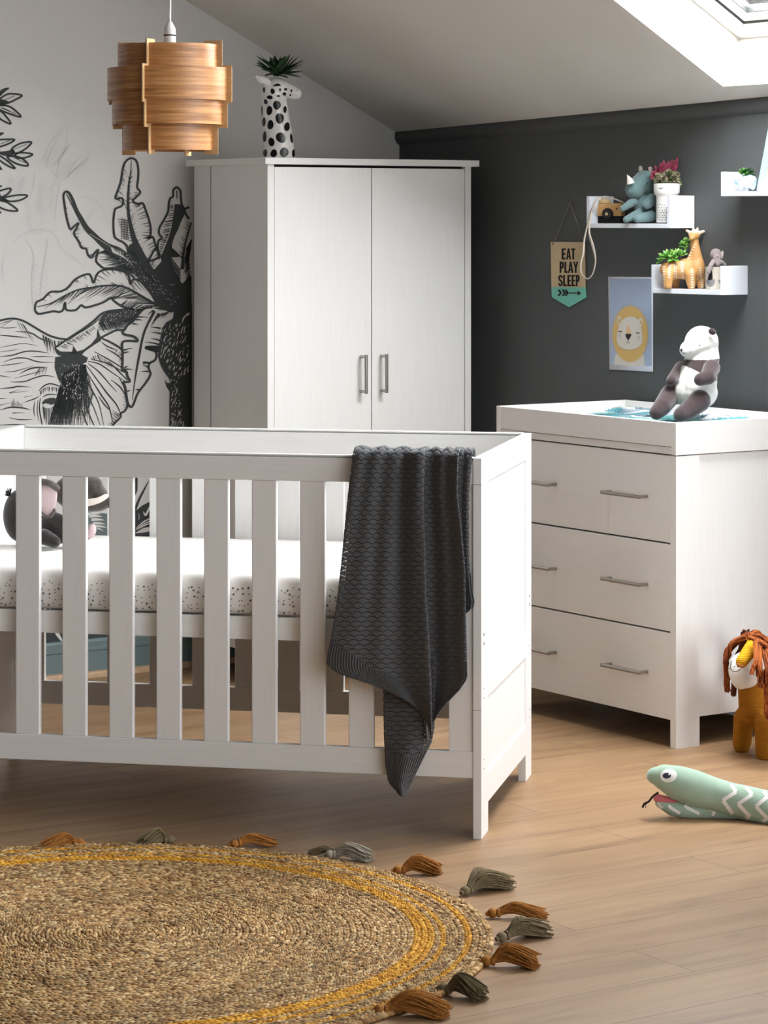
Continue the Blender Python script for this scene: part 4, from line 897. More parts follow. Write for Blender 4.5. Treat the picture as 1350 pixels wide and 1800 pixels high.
b = MB(); b.lathe([(.01, .0005), (RR-.022, .0005), (RR-.022, .006), (.01, .006)], 96); b.build('backing', M('valley_shade_backing', (74, 54, 34), .9), RG)  # backing kept dark brown to put shade into the valleys between braids
# tassels: knot, neck and a fan of cut yarn
m_tm = M('mustard_yarn', (172, 114, 48), .85, var=(120, (136, 84, 30), .8)); m_to = M('olive_grey_yarn', (124, 108, 78), .85, var=(120, (98, 86, 62), .8)); m_to_lit = M('lit_olive_grey_yarn', (176, 168, 152), .8, var=(120, (140, 130, 112), .8))  # the palest yarn is the olive grey one with light painted in
def tassel(k, e, mat, fan=.30, seed=0, hh=.022, n=95, lab=None, q_=1.6):
    rr = random.Random(seed); P = floor_at(*k)-RC; Q = floor_at(*e)-RC; P.z = Q.z = 0; d = Q-P; L = d.length; d.normalize(); sd = Vector((-d.y, d.x, 0)); mb = MB()
    mb.ell(P+Vector((0, 0, .012)), (.0125, .0125, .011), None, 12, 8)
    back = -d
    mb.tube([P+back*.016+Vector((0, 0, .009)), P+Vector((0, 0, .012))], [.005, .008], 8)
    mb.tube([P+d*.010+Vector((0, 0, .013)), P+d*.017+Vector((0, 0, .013))], [.0108, .0108], 10)
    for i in range(int(n*q_)):
        a = rr.uniform(-1, 1); z = rr.random()**1.3; r0 = .009*math.sqrt(rr.random()); th = rr.uniform(0, 6.28)
        s0 = P+d*.010+sd*(r0*math.cos(th))+Vector((0, 0, .013+r0*math.sin(th)))
        l = L*rr.uniform(.82, 1.05)*(1-.12*abs(a)); w_ = fan*l*a+rr.uniform(-.006, .006)
        e1 = P+d*l*.45+sd*(w_*.42+rr.uniform(-.003, .003))+Vector((0, 0, .012+hh*z*1.0)); e2 = P+d*l+sd*w_+Vector((0, 0, max(.0022, hh*z*.75+rr.uniform(-.004, .003))))
        pts = spline([s0, e1, e2], 4); mb.tube([tuple(p) for p in pts], .0013, 4, cap=False)
    o = mb.build('tassel', mat, RG, smooth=60)
    if lab: o['label'] = lab
    return o
tassel((140, 1490), (70, 1496), m_tm, .22, 1, .028, 70, 'mustard tassel'); tassel((298, 1484), (243, 1491), m_to, .2, 2, .034, 80, 'olive grey tassel'); tassel((412, 1492), (487, 1486), m_tm, .16, 3, .022, 60, 'mustard tassel')
tassel((590, 1508), (540, 1506), m_to, .18, 4, .016, 60, 'olive grey tassel'); tassel((580, 1511), (657, 1514), m_to_lit, .2, 5, .030, 90, 'olive grey tassel painted paler as lit'); tassel((700, 1538), (776, 1537), m_tm, .16, 6, .036, 90, 'mustard tassel')
tassel((818, 1575), (884, 1556), m_to, .42, 7, .040, 120, 'olive grey tassel'); tassel((866, 1614), (962, 1614), m_tm, .17, 8, .024, 110, 'mustard tassel'); tassel((882, 1657), (962, 1641), m_to, .30, 9, .034, 110, 'olive grey tassel')
tassel((856, 1699), (948, 1701), m_tm, .24, 10, .036, 115, 'mustard tassel'); tassel((779, 1748), (854, 1760), m_to, .28, 11, .036, 110, 'olive grey tassel'); tassel((668, 1786), (792, 1786), m_tm, .27, 12, .036, 130, 'mustard tassel')
# ================================================================= TOYS AND ORNAMENTS
from mathutils.bvhtree import BVHTree
class Ref:
    """work space of one toy: reference coordinates (ox, oy, scale) at depth Y, returned relative to the toy's base"""
    def __init__(s, base, Y, ox=0, oy=0, sc=1):
        s.o = W(ox+base[0]/sc, oy+base[1]/sc, Y); s.Y = Y; s.k = Y/F; s.ox, s.oy, s.sc = ox, oy, sc
    def p(s, x, y, dy=0): return W(s.ox+x/s.sc, s.oy+y/s.sc, s.Y)-s.o+Vector((0, dy, 0))
    def r(s, a): return a/s.sc*s.k
    def ray(s, x, y):
        c = Vector((0, 0, CH))-s.o; d = W(s.ox+x/s.sc, s.oy+y/s.sc, s.Y)-Vector((0, 0, CH)); return c, d.normalized()
def bvh(o):
    dg = bpy.context.evaluated_depsgraph_get(); return BVHTree.FromPolygons([v.co for v in o.data.vertices], [p.vertices for p in o.data.polygons])
def put(rf, tree, mb, pts, mi=0, off=.0007, rings=4):
    """patch of embroidery / paint laid onto a curved surface (outline in reference coordinates)"""
    cx = sum(p[0] for p in pts)/len(pts); cy = sum(p[1] for p in pts)/len(pts); n = len(pts); vs = []
    def hit(x, y):
        c, d = rf.ray(x, y); h = tree.ray_cast(c, d)
        return None if h[0] is None else h[0]+h[1]*off*(1 if h[1].dot(d) < 0 else -1)
    c0 = hit(cx, cy)
    if c0 is None: return
    vs = [c0]
    for q in range(1, rings+1):
        for p in pts:
            h = hit(cx+(p[0]-cx)*q/rings, cy+(p[1]-cy)*q/rings)
            if h is None or (h-c0).length > rf.r(400):
                h = vs[1+(q-2)*n+len(vs)-1-(q-1)*n] if q > 1 else c0
            vs.append(h)
    fs = [(0, 1+k, 1+(k+1) % n) for k in range(n)]
    for q in range(rings-1):
        fs += [(1+q*n+k, 1+(q+1)*n+k, 1+(q+1)*n+(k+1) % n, 1+q*n+(k+1) % n) for k in range(n)]
    mb.add(vs, fs, mi)
def oval(cx, cy, rx, ry, rot=0, n=14, wob=0, seed=0):
    rr = random.Random(seed); out = []
    ph = rr.uniform(0, 6)
    for i in range(n):
        a = 2*math.pi*i/n; k = 1+wob*math.sin(2*a+ph)+wob*.6*math.sin(3*a+ph*2); x, y = rx*k*math.cos(a), ry*k*math.sin(a)
        out.append((cx+x*math.cos(rot)-y*math.sin(rot), cy+x*math.sin(rot)+y*math.cos(rot)))
    return out
def putline(rf, tree, mb, pts, w, mi=0, off=.0008, sub=5):
    q = spline([(p[0], p[1]) for p in pts], sub) if len(pts) > 2 else [np.array(pts[0])*(1-t)+np.array(pts[1])*t for t in (0, .34, .67, 1)]
    vs = []; L = len(q)
    for i in range(L):
        t_ = q[min(i+1, L-1)]-q[max(i-1, 0)]; l = math.hypot(*t_) or 1; nx, ny = -t_[1]/l*w/2, t_[0]/l*w/2; pr = []
        for s_ in (1, 0, -1):
            c, d = rf.ray(q[i][0]+nx*s_, q[i][1]+ny*s_); h = tree.ray_cast(c, d)
            if h[0] is None: pr = None; break
            pr.append(h[0]+h[1]*off*(1 if h[1].dot(d) < 0 else -1))
        if pr: vs.append(pr)
    if len(vs) < 2: return
    fl_ = [v for p in vs for v in p]
    mb.add(fl_, [(3*i+a, 3*i+a+1, 3*i+a+4, 3*i+a+3) for i in range(len(vs)-1) for a in (0, 1)], mi)
def wallY(px, py, off): return on_dark(px, py, off).y
def dark_s(px, off):
    p = on_dark(px, HY, off)-(K-ND*off); return p.dot(UD)
# ---------------------------------------------------------- giraffe vase on the wardrobe
g = Ref((510, 1700), 9.26, 430, 80, 8.575); GV = thing('giraffe_vase', 'white ceramic giraffe-head vase with black spots on top of the wardrobe', 'vase', (g.o.x, g.o.y, 1.7459))
g.o = Vector((g.o.x, g.o.y, 1.7459)); P_, r_ = g.p, g.r
mb = MB()
mb.tube([P_(515, 1705), P_(510, 1500), P_(492, 1300), P_(470, 1100), P_(447, 900), P_(430, 760), P_(425, 640), P_(440, 560)], [r_(x) for x in (250, 238, 228, 215, 203, 194, 190, 150)], 28)
mb.ell(P_(470, 610), (r_(165), r_(150), r_(130))); mb.cap(P_(500, 610), P_(770, 720), r_(128), r_(92)); mb.cap(P_(560, 640), P_(740, 745), r_(130), r_(70)); mb.ell(P_(800, 735), (r_(62), r_(80), r_(78)))
mb.cap(P_(345, 560, .02), P_(175, 470, .035), r_(45), r_(34)); mb.cap(P_(340, 545, -.03), P_(190, 480, -.055), r_(52), r_(26)); mb.cap(P_(345, 545, -.03), P_(250, 520, -.045), r_(52), r_(62))
gv = blob('vase_body', mb, m_ceramic, GV, .0035, 5)
for v in gv.data.vertices:
    if v.co.z < .001: v.co.z = max(v.co.z, 0)
sp = MB(); T_ = bvh(gv)
for i, (cx, cy, rx, ry, ro) in enumerate(((293, 668, 19, 40, 0), (422, 690, 31, 45, 0), (380, 782, 46, 30, 0), (318, 848, 26, 42, -.2), (486, 900, 55, 72, 0), (375, 980, 46, 70, 0), (262, 985, 13, 70, 0), (606, 965, 24, 56, 0), (528, 1100, 60, 85, 0), (292, 1152, 25, 72, 0), (390, 1195, 47, 70, 0), (637, 1225, 42, 68, 0), (303, 1375, 28, 82, 0), (545, 1390, 66, 90, -.6), (405, 1455, 45, 68, 0), (704, 1400, 20, 70, -.1), (312, 1620, 30, 60, 0), (440, 1625, 50, 60, 0), (595, 1610, 62, 76, .3), (738, 1625, 28, 56, 0), (533, 668, 16, 22, 0), (617, 660, 25, 20, 0), (505, 760, 26, 17, 0), (600, 730, 30, 26, 0), (705, 682, 15, 20, 0), (690, 745, 15, 16, 0))):
    put(g, T_, sp, oval(cx, cy, rx, ry, ro, 16, .06, i))
put(g, T_, sp, [(415, 612), (450, 590), (480, 575), (510, 574), (535, 590), (550, 606), (520, 612), (470, 615)]); putline(g, T_, sp, [(785, 660), (800, 690)], 8)
sp.build('painted_spots', M('glossy_black_glaze', (14, 14, 15), .2), gv, smooth=180)
m_aloe = M('dark_green_leaf', (30, 64, 28), .45, var=(60, (18, 42, 20), .7)); m_succ = M('bright_green_succulent', (88, 150, 52), .45, var=(50, (52, 104, 34), .7)); m_succ2 = M('pale_green_succulent', (138, 176, 92), .45, var=(50, (96, 140, 60), .6))
AL = thing('spiky_succulent', 'dark green spiky succulent growing from the giraffe-head vase', 'plant', tuple(g.o+P_(510, 520)))
AL_o = g.o+P_(510, 520); rr = random.Random(2); mb = MB()
for tx, ty in ((205, 115), (170, 215), (168, 255), (290, 405), (430, 115), (545, 140), (610, 165), (720, 115), (875, 165), (855, 220), (870, 330), (860, 430), (330, 180), (660, 470), (400, 150), (640, 130), (760, 300), (250, 330), (470, 180), (560, 230)):
    for rep in range(2):
        b0 = g.o+P_(480+rr.uniform(-50, 60), 455+rr.uniform(-40, 10), rr.uniform(-.015, .015))-AL_o; e0 = g.o+P_(tx+(rr.uniform(-40, 40) if rep else 0), ty+(rr.uniform(10, 50) if rep else 0), rr.uniform(-.07, .07))-AL_o
        d = e0-b0; mb.leaf(b0, d, (0, 0, 1) if abs(d.normalized().z) < .9 else (0, -1, 0), d.length, r_(46 if not rep else 36), .3, -.12 if not rep else .1, 8)
mb.build('leaves', m_aloe, AL, smooth=50)
# ---------------------------------------------------------- shelf one: toy camera, rhino, face vase with succulents
ZS1 = 1.5295
TCA = AD+math.radians(22); tcl = on_dark(1050.5, 391, .074)
TC = thing('toy_camera', 'wooden toy camera with black base and cotton neck strap on the left shelf', 'toy camera', (tcl.x, tcl.y, ZS1+.0003), TCA)
cw = .086; kk = on_dark(1070, 370, .075).y/F
zc = lambda py: CH+(HY-py)*kk-ZS1
m_beech = M('beech_wood', (206, 164, 108), .5, var=(18, (190, 146, 92), .6), stretch=(1, 1, 6)); m_pale = M('pale_turned_wood', (222, 196, 150), .5)
b = MB(); b.box(0, cw, 0, .030, .0235, zc(357.5)); b.build('upper_body', m_beech, TC, bevel=.0025)
b = MB(); b.box(0, cw, 0, .030, 0, .0237); b.build('lower_body', m_black, TC, bevel=.002)
lx = .0385; lzz = zc(376.3)
def disc(mb, x, z, r, y0, y1, n=28, mi=0): mb.tube([(x, y0, z), (x, y1, z)], r, n, mi)
b = MB(); disc(b, lx, lzz, .0190, 0, -.009); disc(b, lx, lzz, .0160, -.009, -.0112); le = b.build('lens', m_black, TC, smooth=40, bevel=.001)
b = MB(); b.tube([(lx+0.0112*math.cos(a), -.0114, lzz+.0112*math.sin(a)) for a in np.linspace(0, 2*math.pi, 25)], .0006, 5); b.build('lens_ring', M('grey_ring', (120, 118, 112), .4), le)
b = MB(); disc(b, lx, lzz, .005, -.0112, -.0150, 16); b.build('lens_button', m_pale, le, smooth=40)
b = MB(); b.lathe([(.016, zc(357.5)), (.019, zc(355.5)), (.019, zc(352)), (.013, zc(351)), (.013, zc(349.5)), (.004, zc(348.5))], 20, (.020, .015, 0)); b.build('shutter_dial', m_pale, TC, smooth=40)
b = MB(); disc(b, cw*.80, zc(367), .0028, -.0007, .0005, 12); b.build('viewfinder', m_black, TC)
path = [(1096, 356), (1084, 351), (1072, 346.5), (1062, 345.5), (1052, 349), (1045, 357), (1040, 368), (1036, 383), (1031, 402), (1027, 422), (1025.5, 445), (1021.5, 462), (1021, 476), (1025, 485), (1032, 490), (1038, 487), (1043, 478), (1046.5, 462), (1046, 450), (1042, 432), (1037, 416), (1035.5, 405), (1037, 393), (1039, 380), (1040.5, 368), (1044.5, 363.5), (1048.5, 365), (1049.5, 374), (1049.5, 381)]
offs = [.075, .085, .095, .10, .108, .115, .119, .122, .124, .125, .125, .124, .123, .122, .121, .120, .119, .118, .117, .116, .115, .115, .116, .118, .116, .108, .095, .085, .078]
bpy.context.view_layer.update(); TI = TC.matrix_world.inverted()
q = spline([(x, y, o) for (x, y), o in zip(path, offs)], 6)
wd = np.interp(np.linspace(0, 1, len(q)), [0, .2, .33, .45, .55, .62, .68, .75, .85, 1], [2.2, 2.2, 3.0, 2.0, 1.8, 2.4, 4.4, 3.2, 2.2, 1.6])
vs = []
for i, (x, y, o) in enumerate(q):
    t_ = q[min(i+1, len(q)-1)][:2]-q[max(i-1, 0)][:2]; l = math.hypot(*t_) or 1; nx, ny = -t_[1]/l*wd[i]/2, t_[0]/l*wd[i]/2; tw = .0022*math.sin(i*.13)
    vs += [TI@on_dark(x+nx, y+ny, o+tw), TI@on_dark(x-nx, y-ny, o-tw)]
b = MB(); b.add(vs, [(2*i, 2*i+1, 2*i+3, 2*i+2) for i in range(len(q)-1)]); so = b.build('neck_strap', M('cream_cotton_tape', (222, 210, 196), .85, bump=(600, .2, .0005)), TC, smooth=180)
md = so.modifiers.new('t', 'SOLIDIFY'); md.thickness = .0007; md.offset = 0
# rhino
YR1 = wallY(1122, 350, .062); h = Ref((640, 792), YR1, 1010, 250, 5.625); h.o.z = ZS1+.0006
m_teal_p = M('grey_teal_plush', (100, 124, 126), .9, bump=(420, .35, .0012), sheen=.4, spec=.1); m_cream = M('cream_felt', (228, 218, 208), .9, spec=.1)
RH = thing('rhino_plush', 'grey teal rhino soft toy with cream horn sitting on the left shelf', 'soft toy', tuple(h.o)); P_, r_ = h.p, h.r
mb = MB(); mb.ell(P_(700, 390, .0), (r_(112), r_(110), r_(112))); mb.ell(P_(590, 465, -.02), (r_(98), r_(90), r_(98))); mb.cap(P_(690, 380), P_(590, 450, -.02), r_(105), r_(88)); mb.ell(P_(700, 440), (r_(100), r_(100), r_(90)))
mb.ell(P_(695, 620), (r_(108), r_(95), r_(115))); mb.ell(P_(715, 700, .005), (r_(112), r_(95), r_(95))); bd = blob('body', mb, m_teal_p, RH, .003, 6)
for nm, parts in (('arm', [(P_(575, 590, -.02), P_(470, 655, -.03), 46, 32)]), ('arm', [(P_(765, 560, -.03), P_(700, 620, -.055), 60, 46)]), ('leg', [(P_(660, 690, -.03), P_(500, 765, -.045), 50, 36)]), ('leg', [(P_(740, 730, -.04), P_(600, 758, -.06), 58, 38)])):
    mb = MB()
    for a, b2, ra, rb in parts: mb.cap(a, b2, r_(ra), r_(rb))
    blob(nm, mb, m_teal_p, RH, .0025, 3)
b = MB(); b.tube([P_(540, 408, -.05), P_(528, 370, -.052), P_(516, 345, -.052), P_(506, 325, -.05)], [r_(40), r_(27), r_(14), r_(3)], 14); b.build('horn', m_cream, RH, smooth=60)
m_flor = M('floral_cotton', (196, 186, 176), .85, var=(300, (110, 96, 92), .9))
for x, y in ((652, 265), (748, 272)):
    b = MB(); b.ell(P_(x, y, 0), (r_(22), r_(10), r_(32)), None, 14, 8); b.build('ear', m_flor, RH, smooth=180)
b = MB(); b.ell(P_(708, 410, -.0335), r_(9), None, 10, 6); b.build('eye', m_black, RH, smooth=180)
# face vase
YV = wallY(1172, 350, .055); v_ = Ref((912, 795), YV, 1010, 250, 5.625); v_.o.z = ZS1+.0003; P_, r_ = v_.p, v_.r
FV = thing('face_vase', 'white vase with sleeping face and black dots at right of the left shelf', 'vase', tuple(v_.o))
zz = lambda y: P_(912, y).z
b = MB(); b.lathe([(r_(x), zz(y)) for x, y in ((100, 795), (107, 785), (107, 640), (106, 540), (112, 528), (124, 510), (130, 490), (131, 440), (129, 412), (122, 408), (118, 418), (118, 440))], 48, cap=False); b.lathe([(r_(102), 0.0), (.001, .0)], 48, cap=False); b.lathe([(r_(118), zz(425)), (.001, zz(425))], 48, cap=False)
fvb = b.build('vase_body', m_ceramic, FV, smooth=50); dots = MB(); rr = random.Random(9)
for row in range(7):
    for k in range(24):
        a = 2*math.pi*(k+.5*(row % 2))/24+rr.uniform(-.03, .03); z = zz(620+row*25+rr.uniform(-4, 4)); R0 = r_(107)+.0003; s_ = .0016
        c = Vector((R0*math.cos(a), R0*math.sin(a), z)); tx = Vector((-math.sin(a), math.cos(a), 0)); dots.add([c+tx*(s_*math.cos(q_))+Vector((0, 0, s_*math.sin(q_))) for q_ in np.linspace(0, 6.283, 9)[:-1]], [tuple(range(8))])
T_ = bvh(fvb); eyes = MB(); putline(v_, T_, eyes, [(838, 448), (855, 458), (876, 450)], 5); 
for x in (842, 852, 863): putline(v_, T_, eyes, [(x, 452), (x-3, 462)], 4)
eyes.build('sleeping_eye', m_black, fvb); dots.build('painted_dots', m_black, fvb); b = MB(); b.ell(P_(798, 455, -.014), (r_(10), r_(12), r_(34)), None, 10, 8); b.build('nose', m_ceramic, FV, smooth=180)
PK = thing('pink_succulent', 'deep pink pointed succulent at the back of the face vase', 'plant', tuple(v_.o+P_(912, 410))); po = P_(912, 410); rr = random.Random(6); mb = MB()
m_pink = M('burgundy_leaf', (146, 62, 82), .4, var=(40, (98, 32, 50), .9))
for cx, cy, tx, ty, n in ((880, 390, 850, 245, 14), (940, 380, 985, 195, 18), (850, 390, 788, 325, 12), (900, 380, 935, 225, 12)):
    for k in range(n):
        b0 = P_(cx+rr.uniform(-12, 12), cy-15, .022+rr.uniform(-.006, .006))-po; e0 = P_(tx+rr.uniform(-48, 48), ty+rr.uniform(-50, 60), rr.uniform(.0, .04))-po; d = e0-b0
        md_ = b0+d*.45; mb.leaf(md_, e0-md_, (rr.uniform(-.3, .3), -1, .3), (e0-md_).length*1.1, r_(19), .4, .05, 7, wide=.5)
        mb.tube([b0, md_+(e0-md_)*.2], r_(6), 5)
mb.build('leaves', m_pink, PK, smooth=60)
RS = thing('rosette_succulent', 'grey green frilly rosette succulent at the front of the face vase', 'plant', tuple(v_.o+P_(912, 410))); mb = MB()
def rosette(mb, c, axis, R0, n, rr, w=.32, up=.5, tmi=0, th=.3, bend=.25):
    axis = Vector(axis).normalized(); x = axis.orthogonal().normalized(); y = axis.cross(x)
    for i in range(n):
        f_ = i/n; a = i*2.39996; el = .15+1.15*(1-f_); L_ = R0*(.45+.55*f_)
        d = (x*math.cos(a)+y*math.sin(a))*math.cos(el)+axis*math.sin(el)
        mb.leaf(Vector(c), d, axis, L_, L_*w*rr.uniform(.85, 1.15), th, bend, 7, tmi if rr.random() < .7 else (1 if tmi == 0 else 0))
m_gg = M('grey_green_leaf', (120, 132, 92), .5, var=(90, (78, 88, 60), .8)); m_edge = M('pinkish_leaf_edge', (196, 170, 158), .5, var=(90, (130, 128, 96), .8))
for cx, cy, R0, ax in ((880, 345, 70, (-.2, -1, .6)), (985, 340, 78, (.4, -1, .5)), (940, 300, 62, (.1, -.8, .8)), (1020, 385, 50, (.7, -1, .1)), (830, 350, 48, (-.8, -.8, .4)), (890, 400, 46, (0, -1, -.1)), (935, 365, 55, (0, -1, .3))):
    rosette(mb, P_(cx, cy+18, .004)-po, ax, r_(R0), 34, rr, .30, .5, 0, .25, .2)
for k in range(16): cx_, cy_ = rr.uniform(820, 1040), rr.uniform(285, 405); rosette(mb, P_(cx_, cy_+10, rr.uniform(-.006, .012))-po, (rr.uniform(-.6, .6), -1, rr.uniform(0, .7)), r_(rr.uniform(34, 52)), 26, rr, .34, .5, 1 if k % 3 == 0 else 0, .25, .2)
mb.build('leaves', [m_gg, m_edge], RS, smooth=50)
# ---------------------------------------------------------- shelf two: giraffe planter, succulents, felt pot, little elephant
ZS2 = 1.3072+.0147
YG = wallY(1199, 470, .060); j = Ref((370, 876), YG, 1150, 390, 7.5); j.o.z = ZS2+.0004; P_, r_ = j.p, j.r
m_ochre = M('matt_ochre_ceramic', (196, 148, 92), .55, var=(30, (182, 132, 78), .5)); m_blush = M('blush_ceramic', (226, 190, 168), .5); m_crm = M('cream_slip', (240, 228, 208), .6)
GP = thing('giraffe_planter', 'ochre ceramic giraffe planter with cream leaf marks on the middle shelf', 'planter', tuple(j.o)); mb = MB()
mb.ell(P_(410, 590), (r_(170), r_(112), r_(108))); mb.ell(P_(575, 590, -.004), (r_(92), r_(100), r_(150))); mb.ell(P_(250, 630), (1.1*r_(165), 1.1*r_(115), 1.1*r_(120))); mb.ell(P_(400, 630), (1.1*r_(190), 1.1*r_(115), 1.1*r_(118))); mb.ell(P_(555, 615, -.004), (1.1*r_(105), 1.1*r_(105), 1.1*r_(130)))
for x0, y0, x1, y1, ra, rb, dy in ((165, 690, 162, 840, 72, 54, -.035), (280, 700, 300, 840, 60, 50, .04), (450, 690, 470, 830, 75, 52, -.042), (600, 690, 615, 830, 68, 52, .01)): mb.cap(P_(x0, y0, dy), P_(x1, y1, dy), 1.1*r_(ra), 1.1*r_(rb))
mb.cap(P_(560, 560), P_(540, 330), 1.1*r_(92), 1.1*r_(56)); mb.cap(P_(545, 400), P_(530, 240), 1.1*r_(58), 1.1*r_(52)); mb.cap(P_(470, 560), P_(540, 380), 1.1*r_(66), 1.1*r_(50)); mb.ell(P_(525, 180, -.004), (1.1*r_(70), 1.1*r_(58), 1.1*r_(56))); mb.cap(P_(520, 190, -.005), P_(487, 218, -.016), 1.1*r_(48), 1.1*r_(32))
for x0, y0, x1, y1, ra, rb in ((480, 145, 430, 116, 24, 18), (585, 150, 650, 126, 26, 20), (515, 140, 516, 88, 20, 15), (560, 140, 570, 84, 20, 15)): mb.cap(P_(x0, y0), P_(x1, y1), 1.1*r_(ra), 1.1*r_(rb))
zb = P_(0, 172).z; gp = blob('planter_body', mb, [m_ochre, m_blush], GP, .0026, 4, lambda c: 1 if c.z > zb and (c.z > P_(0, 140).z or abs(c.x-P_(525, 0).x) > r_(62)) else 0)
for v in gp.data.vertices: v.co.z = max(v.co.z, 0)
mk = MB(); T_ = bvh(gp)
for x0, y0, x1, y1, n, s_ in ((128, 580, 125, 850, 9, 15), (205, 560, 195, 720, 6, 17), (280, 545, 280, 710, 6, 18), (368, 520, 368, 640, 5, 20), (372, 640, 420, 850, 7, 17), (500, 620, 500, 850, 8, 16), (605, 600, 635, 850, 9, 13), (540, 290, 455, 470, 6, 12)):
    for i in range(n):
        t_ = i/(n-1); x, y = x0+(x1-x0)*t_, y0+(y1-y0)*t_
        putline(j, T_, mk, [(x-2, y), (x-s_, y+s_*1.3)], 9.5, off=.0006); putline(j, T_, mk, [(x+2, y), (x+s_, y+s_*1.3)], 9.5, off=.0006)
mk.build('leaf_marks', m_crm, gp)
rr = random.Random(12)
def plant(name, label, items, rf, mats, loc, seed, w=.19):
    o = thing(name, label, 'plant', tuple(rf.o+loc)); mb = MB(); rr = random.Random(seed)
    for cx, cy, R0, ax, n, dy in items: rosette(mb, rf.p(cx, cy, dy)-loc, ax, rf.r(R0), n, rr, w, .5, 0, .35, .1)
    mb.build('leaves', mats, o, smooth=50); return o
plant('green_succulent', 'bright green star-leaved succulent on the giraffe planter back', [(185, 470, 165, (-.3, -.5, 1), 20, -.01), (310, 450, 150, (.15, -.5, 1), 20, -.005), (110, 500, 120, (-1, -.5, .6), 12, -.005), (250, 480, 130, (0, -1, .7), 14, -.02), (380, 420, 80, (.3, -.6, 1), 12, 0)], j, [m_succ, m_succ2], j.p(250, 500), 5)
o = thing('trailing_succulent', 'small round-leaved green succulent behind the giraffe planter neck', 'plant', tuple(j.o+j.p(420, 400))); mb = MB(); lo = j.p(420, 400)
for cx, cy, ra in ((428, 236, 34), (385, 280, 36), (430, 285, 38), (470, 250, 30), (360, 290, 22), (450, 320, 28)):
    for k in range(7):
        a = k*.9+cx; mb.ell(j.p(cx+ra*.45*math.cos(a), cy+ra*.45*math.sin(a), .030+.006*math.sin(k*2.1))-lo, (j.r(ra*.5), j.r(ra*.34), j.r(ra*.62)), (0, a*.5, 0), 10, 7, k % 2)
mb.tube([j.p(395, 440, .01)-lo, j.p(415, 370, .014)-lo, j.p(425, 290, .014)-lo], j.r(6), 6); mb.tube([tuple(x) for x in spline([j.p(320, 325, -.01)-lo, j.p(380, 330, -.015)-lo, j.p(420, 370, -.02)-lo], 5)], j.r(5), 6); mb.build('leaves', [m_succ, m_succ2], o, smooth=60)
# felt pot
YP = wallY(1256, 490, .055); f = Ref((795, 885), YP, 1150, 390, 7.5); f.o.z = ZS2+.0003; P_, r_ = f.p, f.r
m_felt = M('oatmeal_felt', (196, 188, 176), .95, var=(60, (182, 172, 160), .6), bump=(300, .2, .001), spec=.1); m_gfelt = M('grey_felt', (128, 128, 128), .95, bump=(400, .4, .001), spec=.1)
FP = thing('felt_pot', 'small oatmeal felt pot with grey pocket at right of the middle shelf', 'pot', tuple(f.o)); zt = P_(0, 592).z
b = MB(); b.lathe([(r_(112), .0), (r_(116), .004), (r_(120), zt*.5), (r_(122), zt), (r_(114), zt), (r_(112), zt*.5), (r_(108), .006)], 40, cap=False); b.lathe([(r_(112), 0), (.001, 0)], 40, cap=False); b.lathe([(r_(110), .006), (.001, .006)], 40, cap=False)
fp = b.build('pot_body', m_felt, FP, smooth=50); T_ = bvh(fp); b = MB(); put(f, T_, b, [(690, 765), (742, 768), (800, 757), (798, 800), (775, 838), (742, 850), (712, 838), (694, 805)], 0, .0016); put(f, T_, b, [(842, 760), (870, 770), (868, 820), (850, 800)], 0, .0016); b.build('pocket', m_gfelt, fp)
b = MB(); put(f, T_, b, [(748, 612), (768, 680), (772, 758), (742, 768), (706, 764), (722, 690)], 0, .0009); b.build('opening_shade_patch', m_dark, fp)  # dark patch on the felt, painting the shade inside an opening
m_gp = M('mauve_grey_plush', (140, 128, 128), .95, bump=(500, .4, .001), sheen=.4, spec=.1)
SE = thing('small_elephant_plush', 'tiny mauve grey elephant soft toy peeking out of the felt pot', 'soft toy', tuple(f.o+P_(800, 640))); lo = P_(800, 640); Q_ = lambda x, y, d=0: P_(x, y, d)-lo
mb = MB(); mb.ell(Q_(812, 425), (r_(74), r_(66), r_(76))); mb.cap(Q_(820, 470, -.012), Q_(828, 555, -.02), r_(50), r_(40)); mb.ell(Q_(815, 590), (r_(88), r_(80), r_(80))); blob('body', mb, m_gp, SE, .0022, 5)
for nm, a, b2, ra, rb in (('arm', Q_(770, 520, -.02), Q_(725, 580, -.034), 32, 28), ('arm', Q_(725, 580, -.034), Q_(702, 660, -.036), 28, 24), ('arm', Q_(875, 530, -.02), Q_(920, 560, -.012), 30, 24)):
    if nm == 'arm': mb = MB(); mb.cap(a, b2, r_(ra), r_(rb)); mb.build('arm', m_gp, SE, smooth=180)
b = MB(); b.ell(Q_(892, 440, -.006), (r_(22), r_(26), r_(62)), (0, .12, 0), 14, 8); b.build('ear', M('pale_mauve_plush', (176, 164, 162), .95, bump=(500, .4, .001), spec=.1), SE, smooth=180)
b = MB(); b.ell(Q_(826, 458, -.0245), r_(8), None, 8, 6); b.build('eye', m_black, SE, smooth=180)
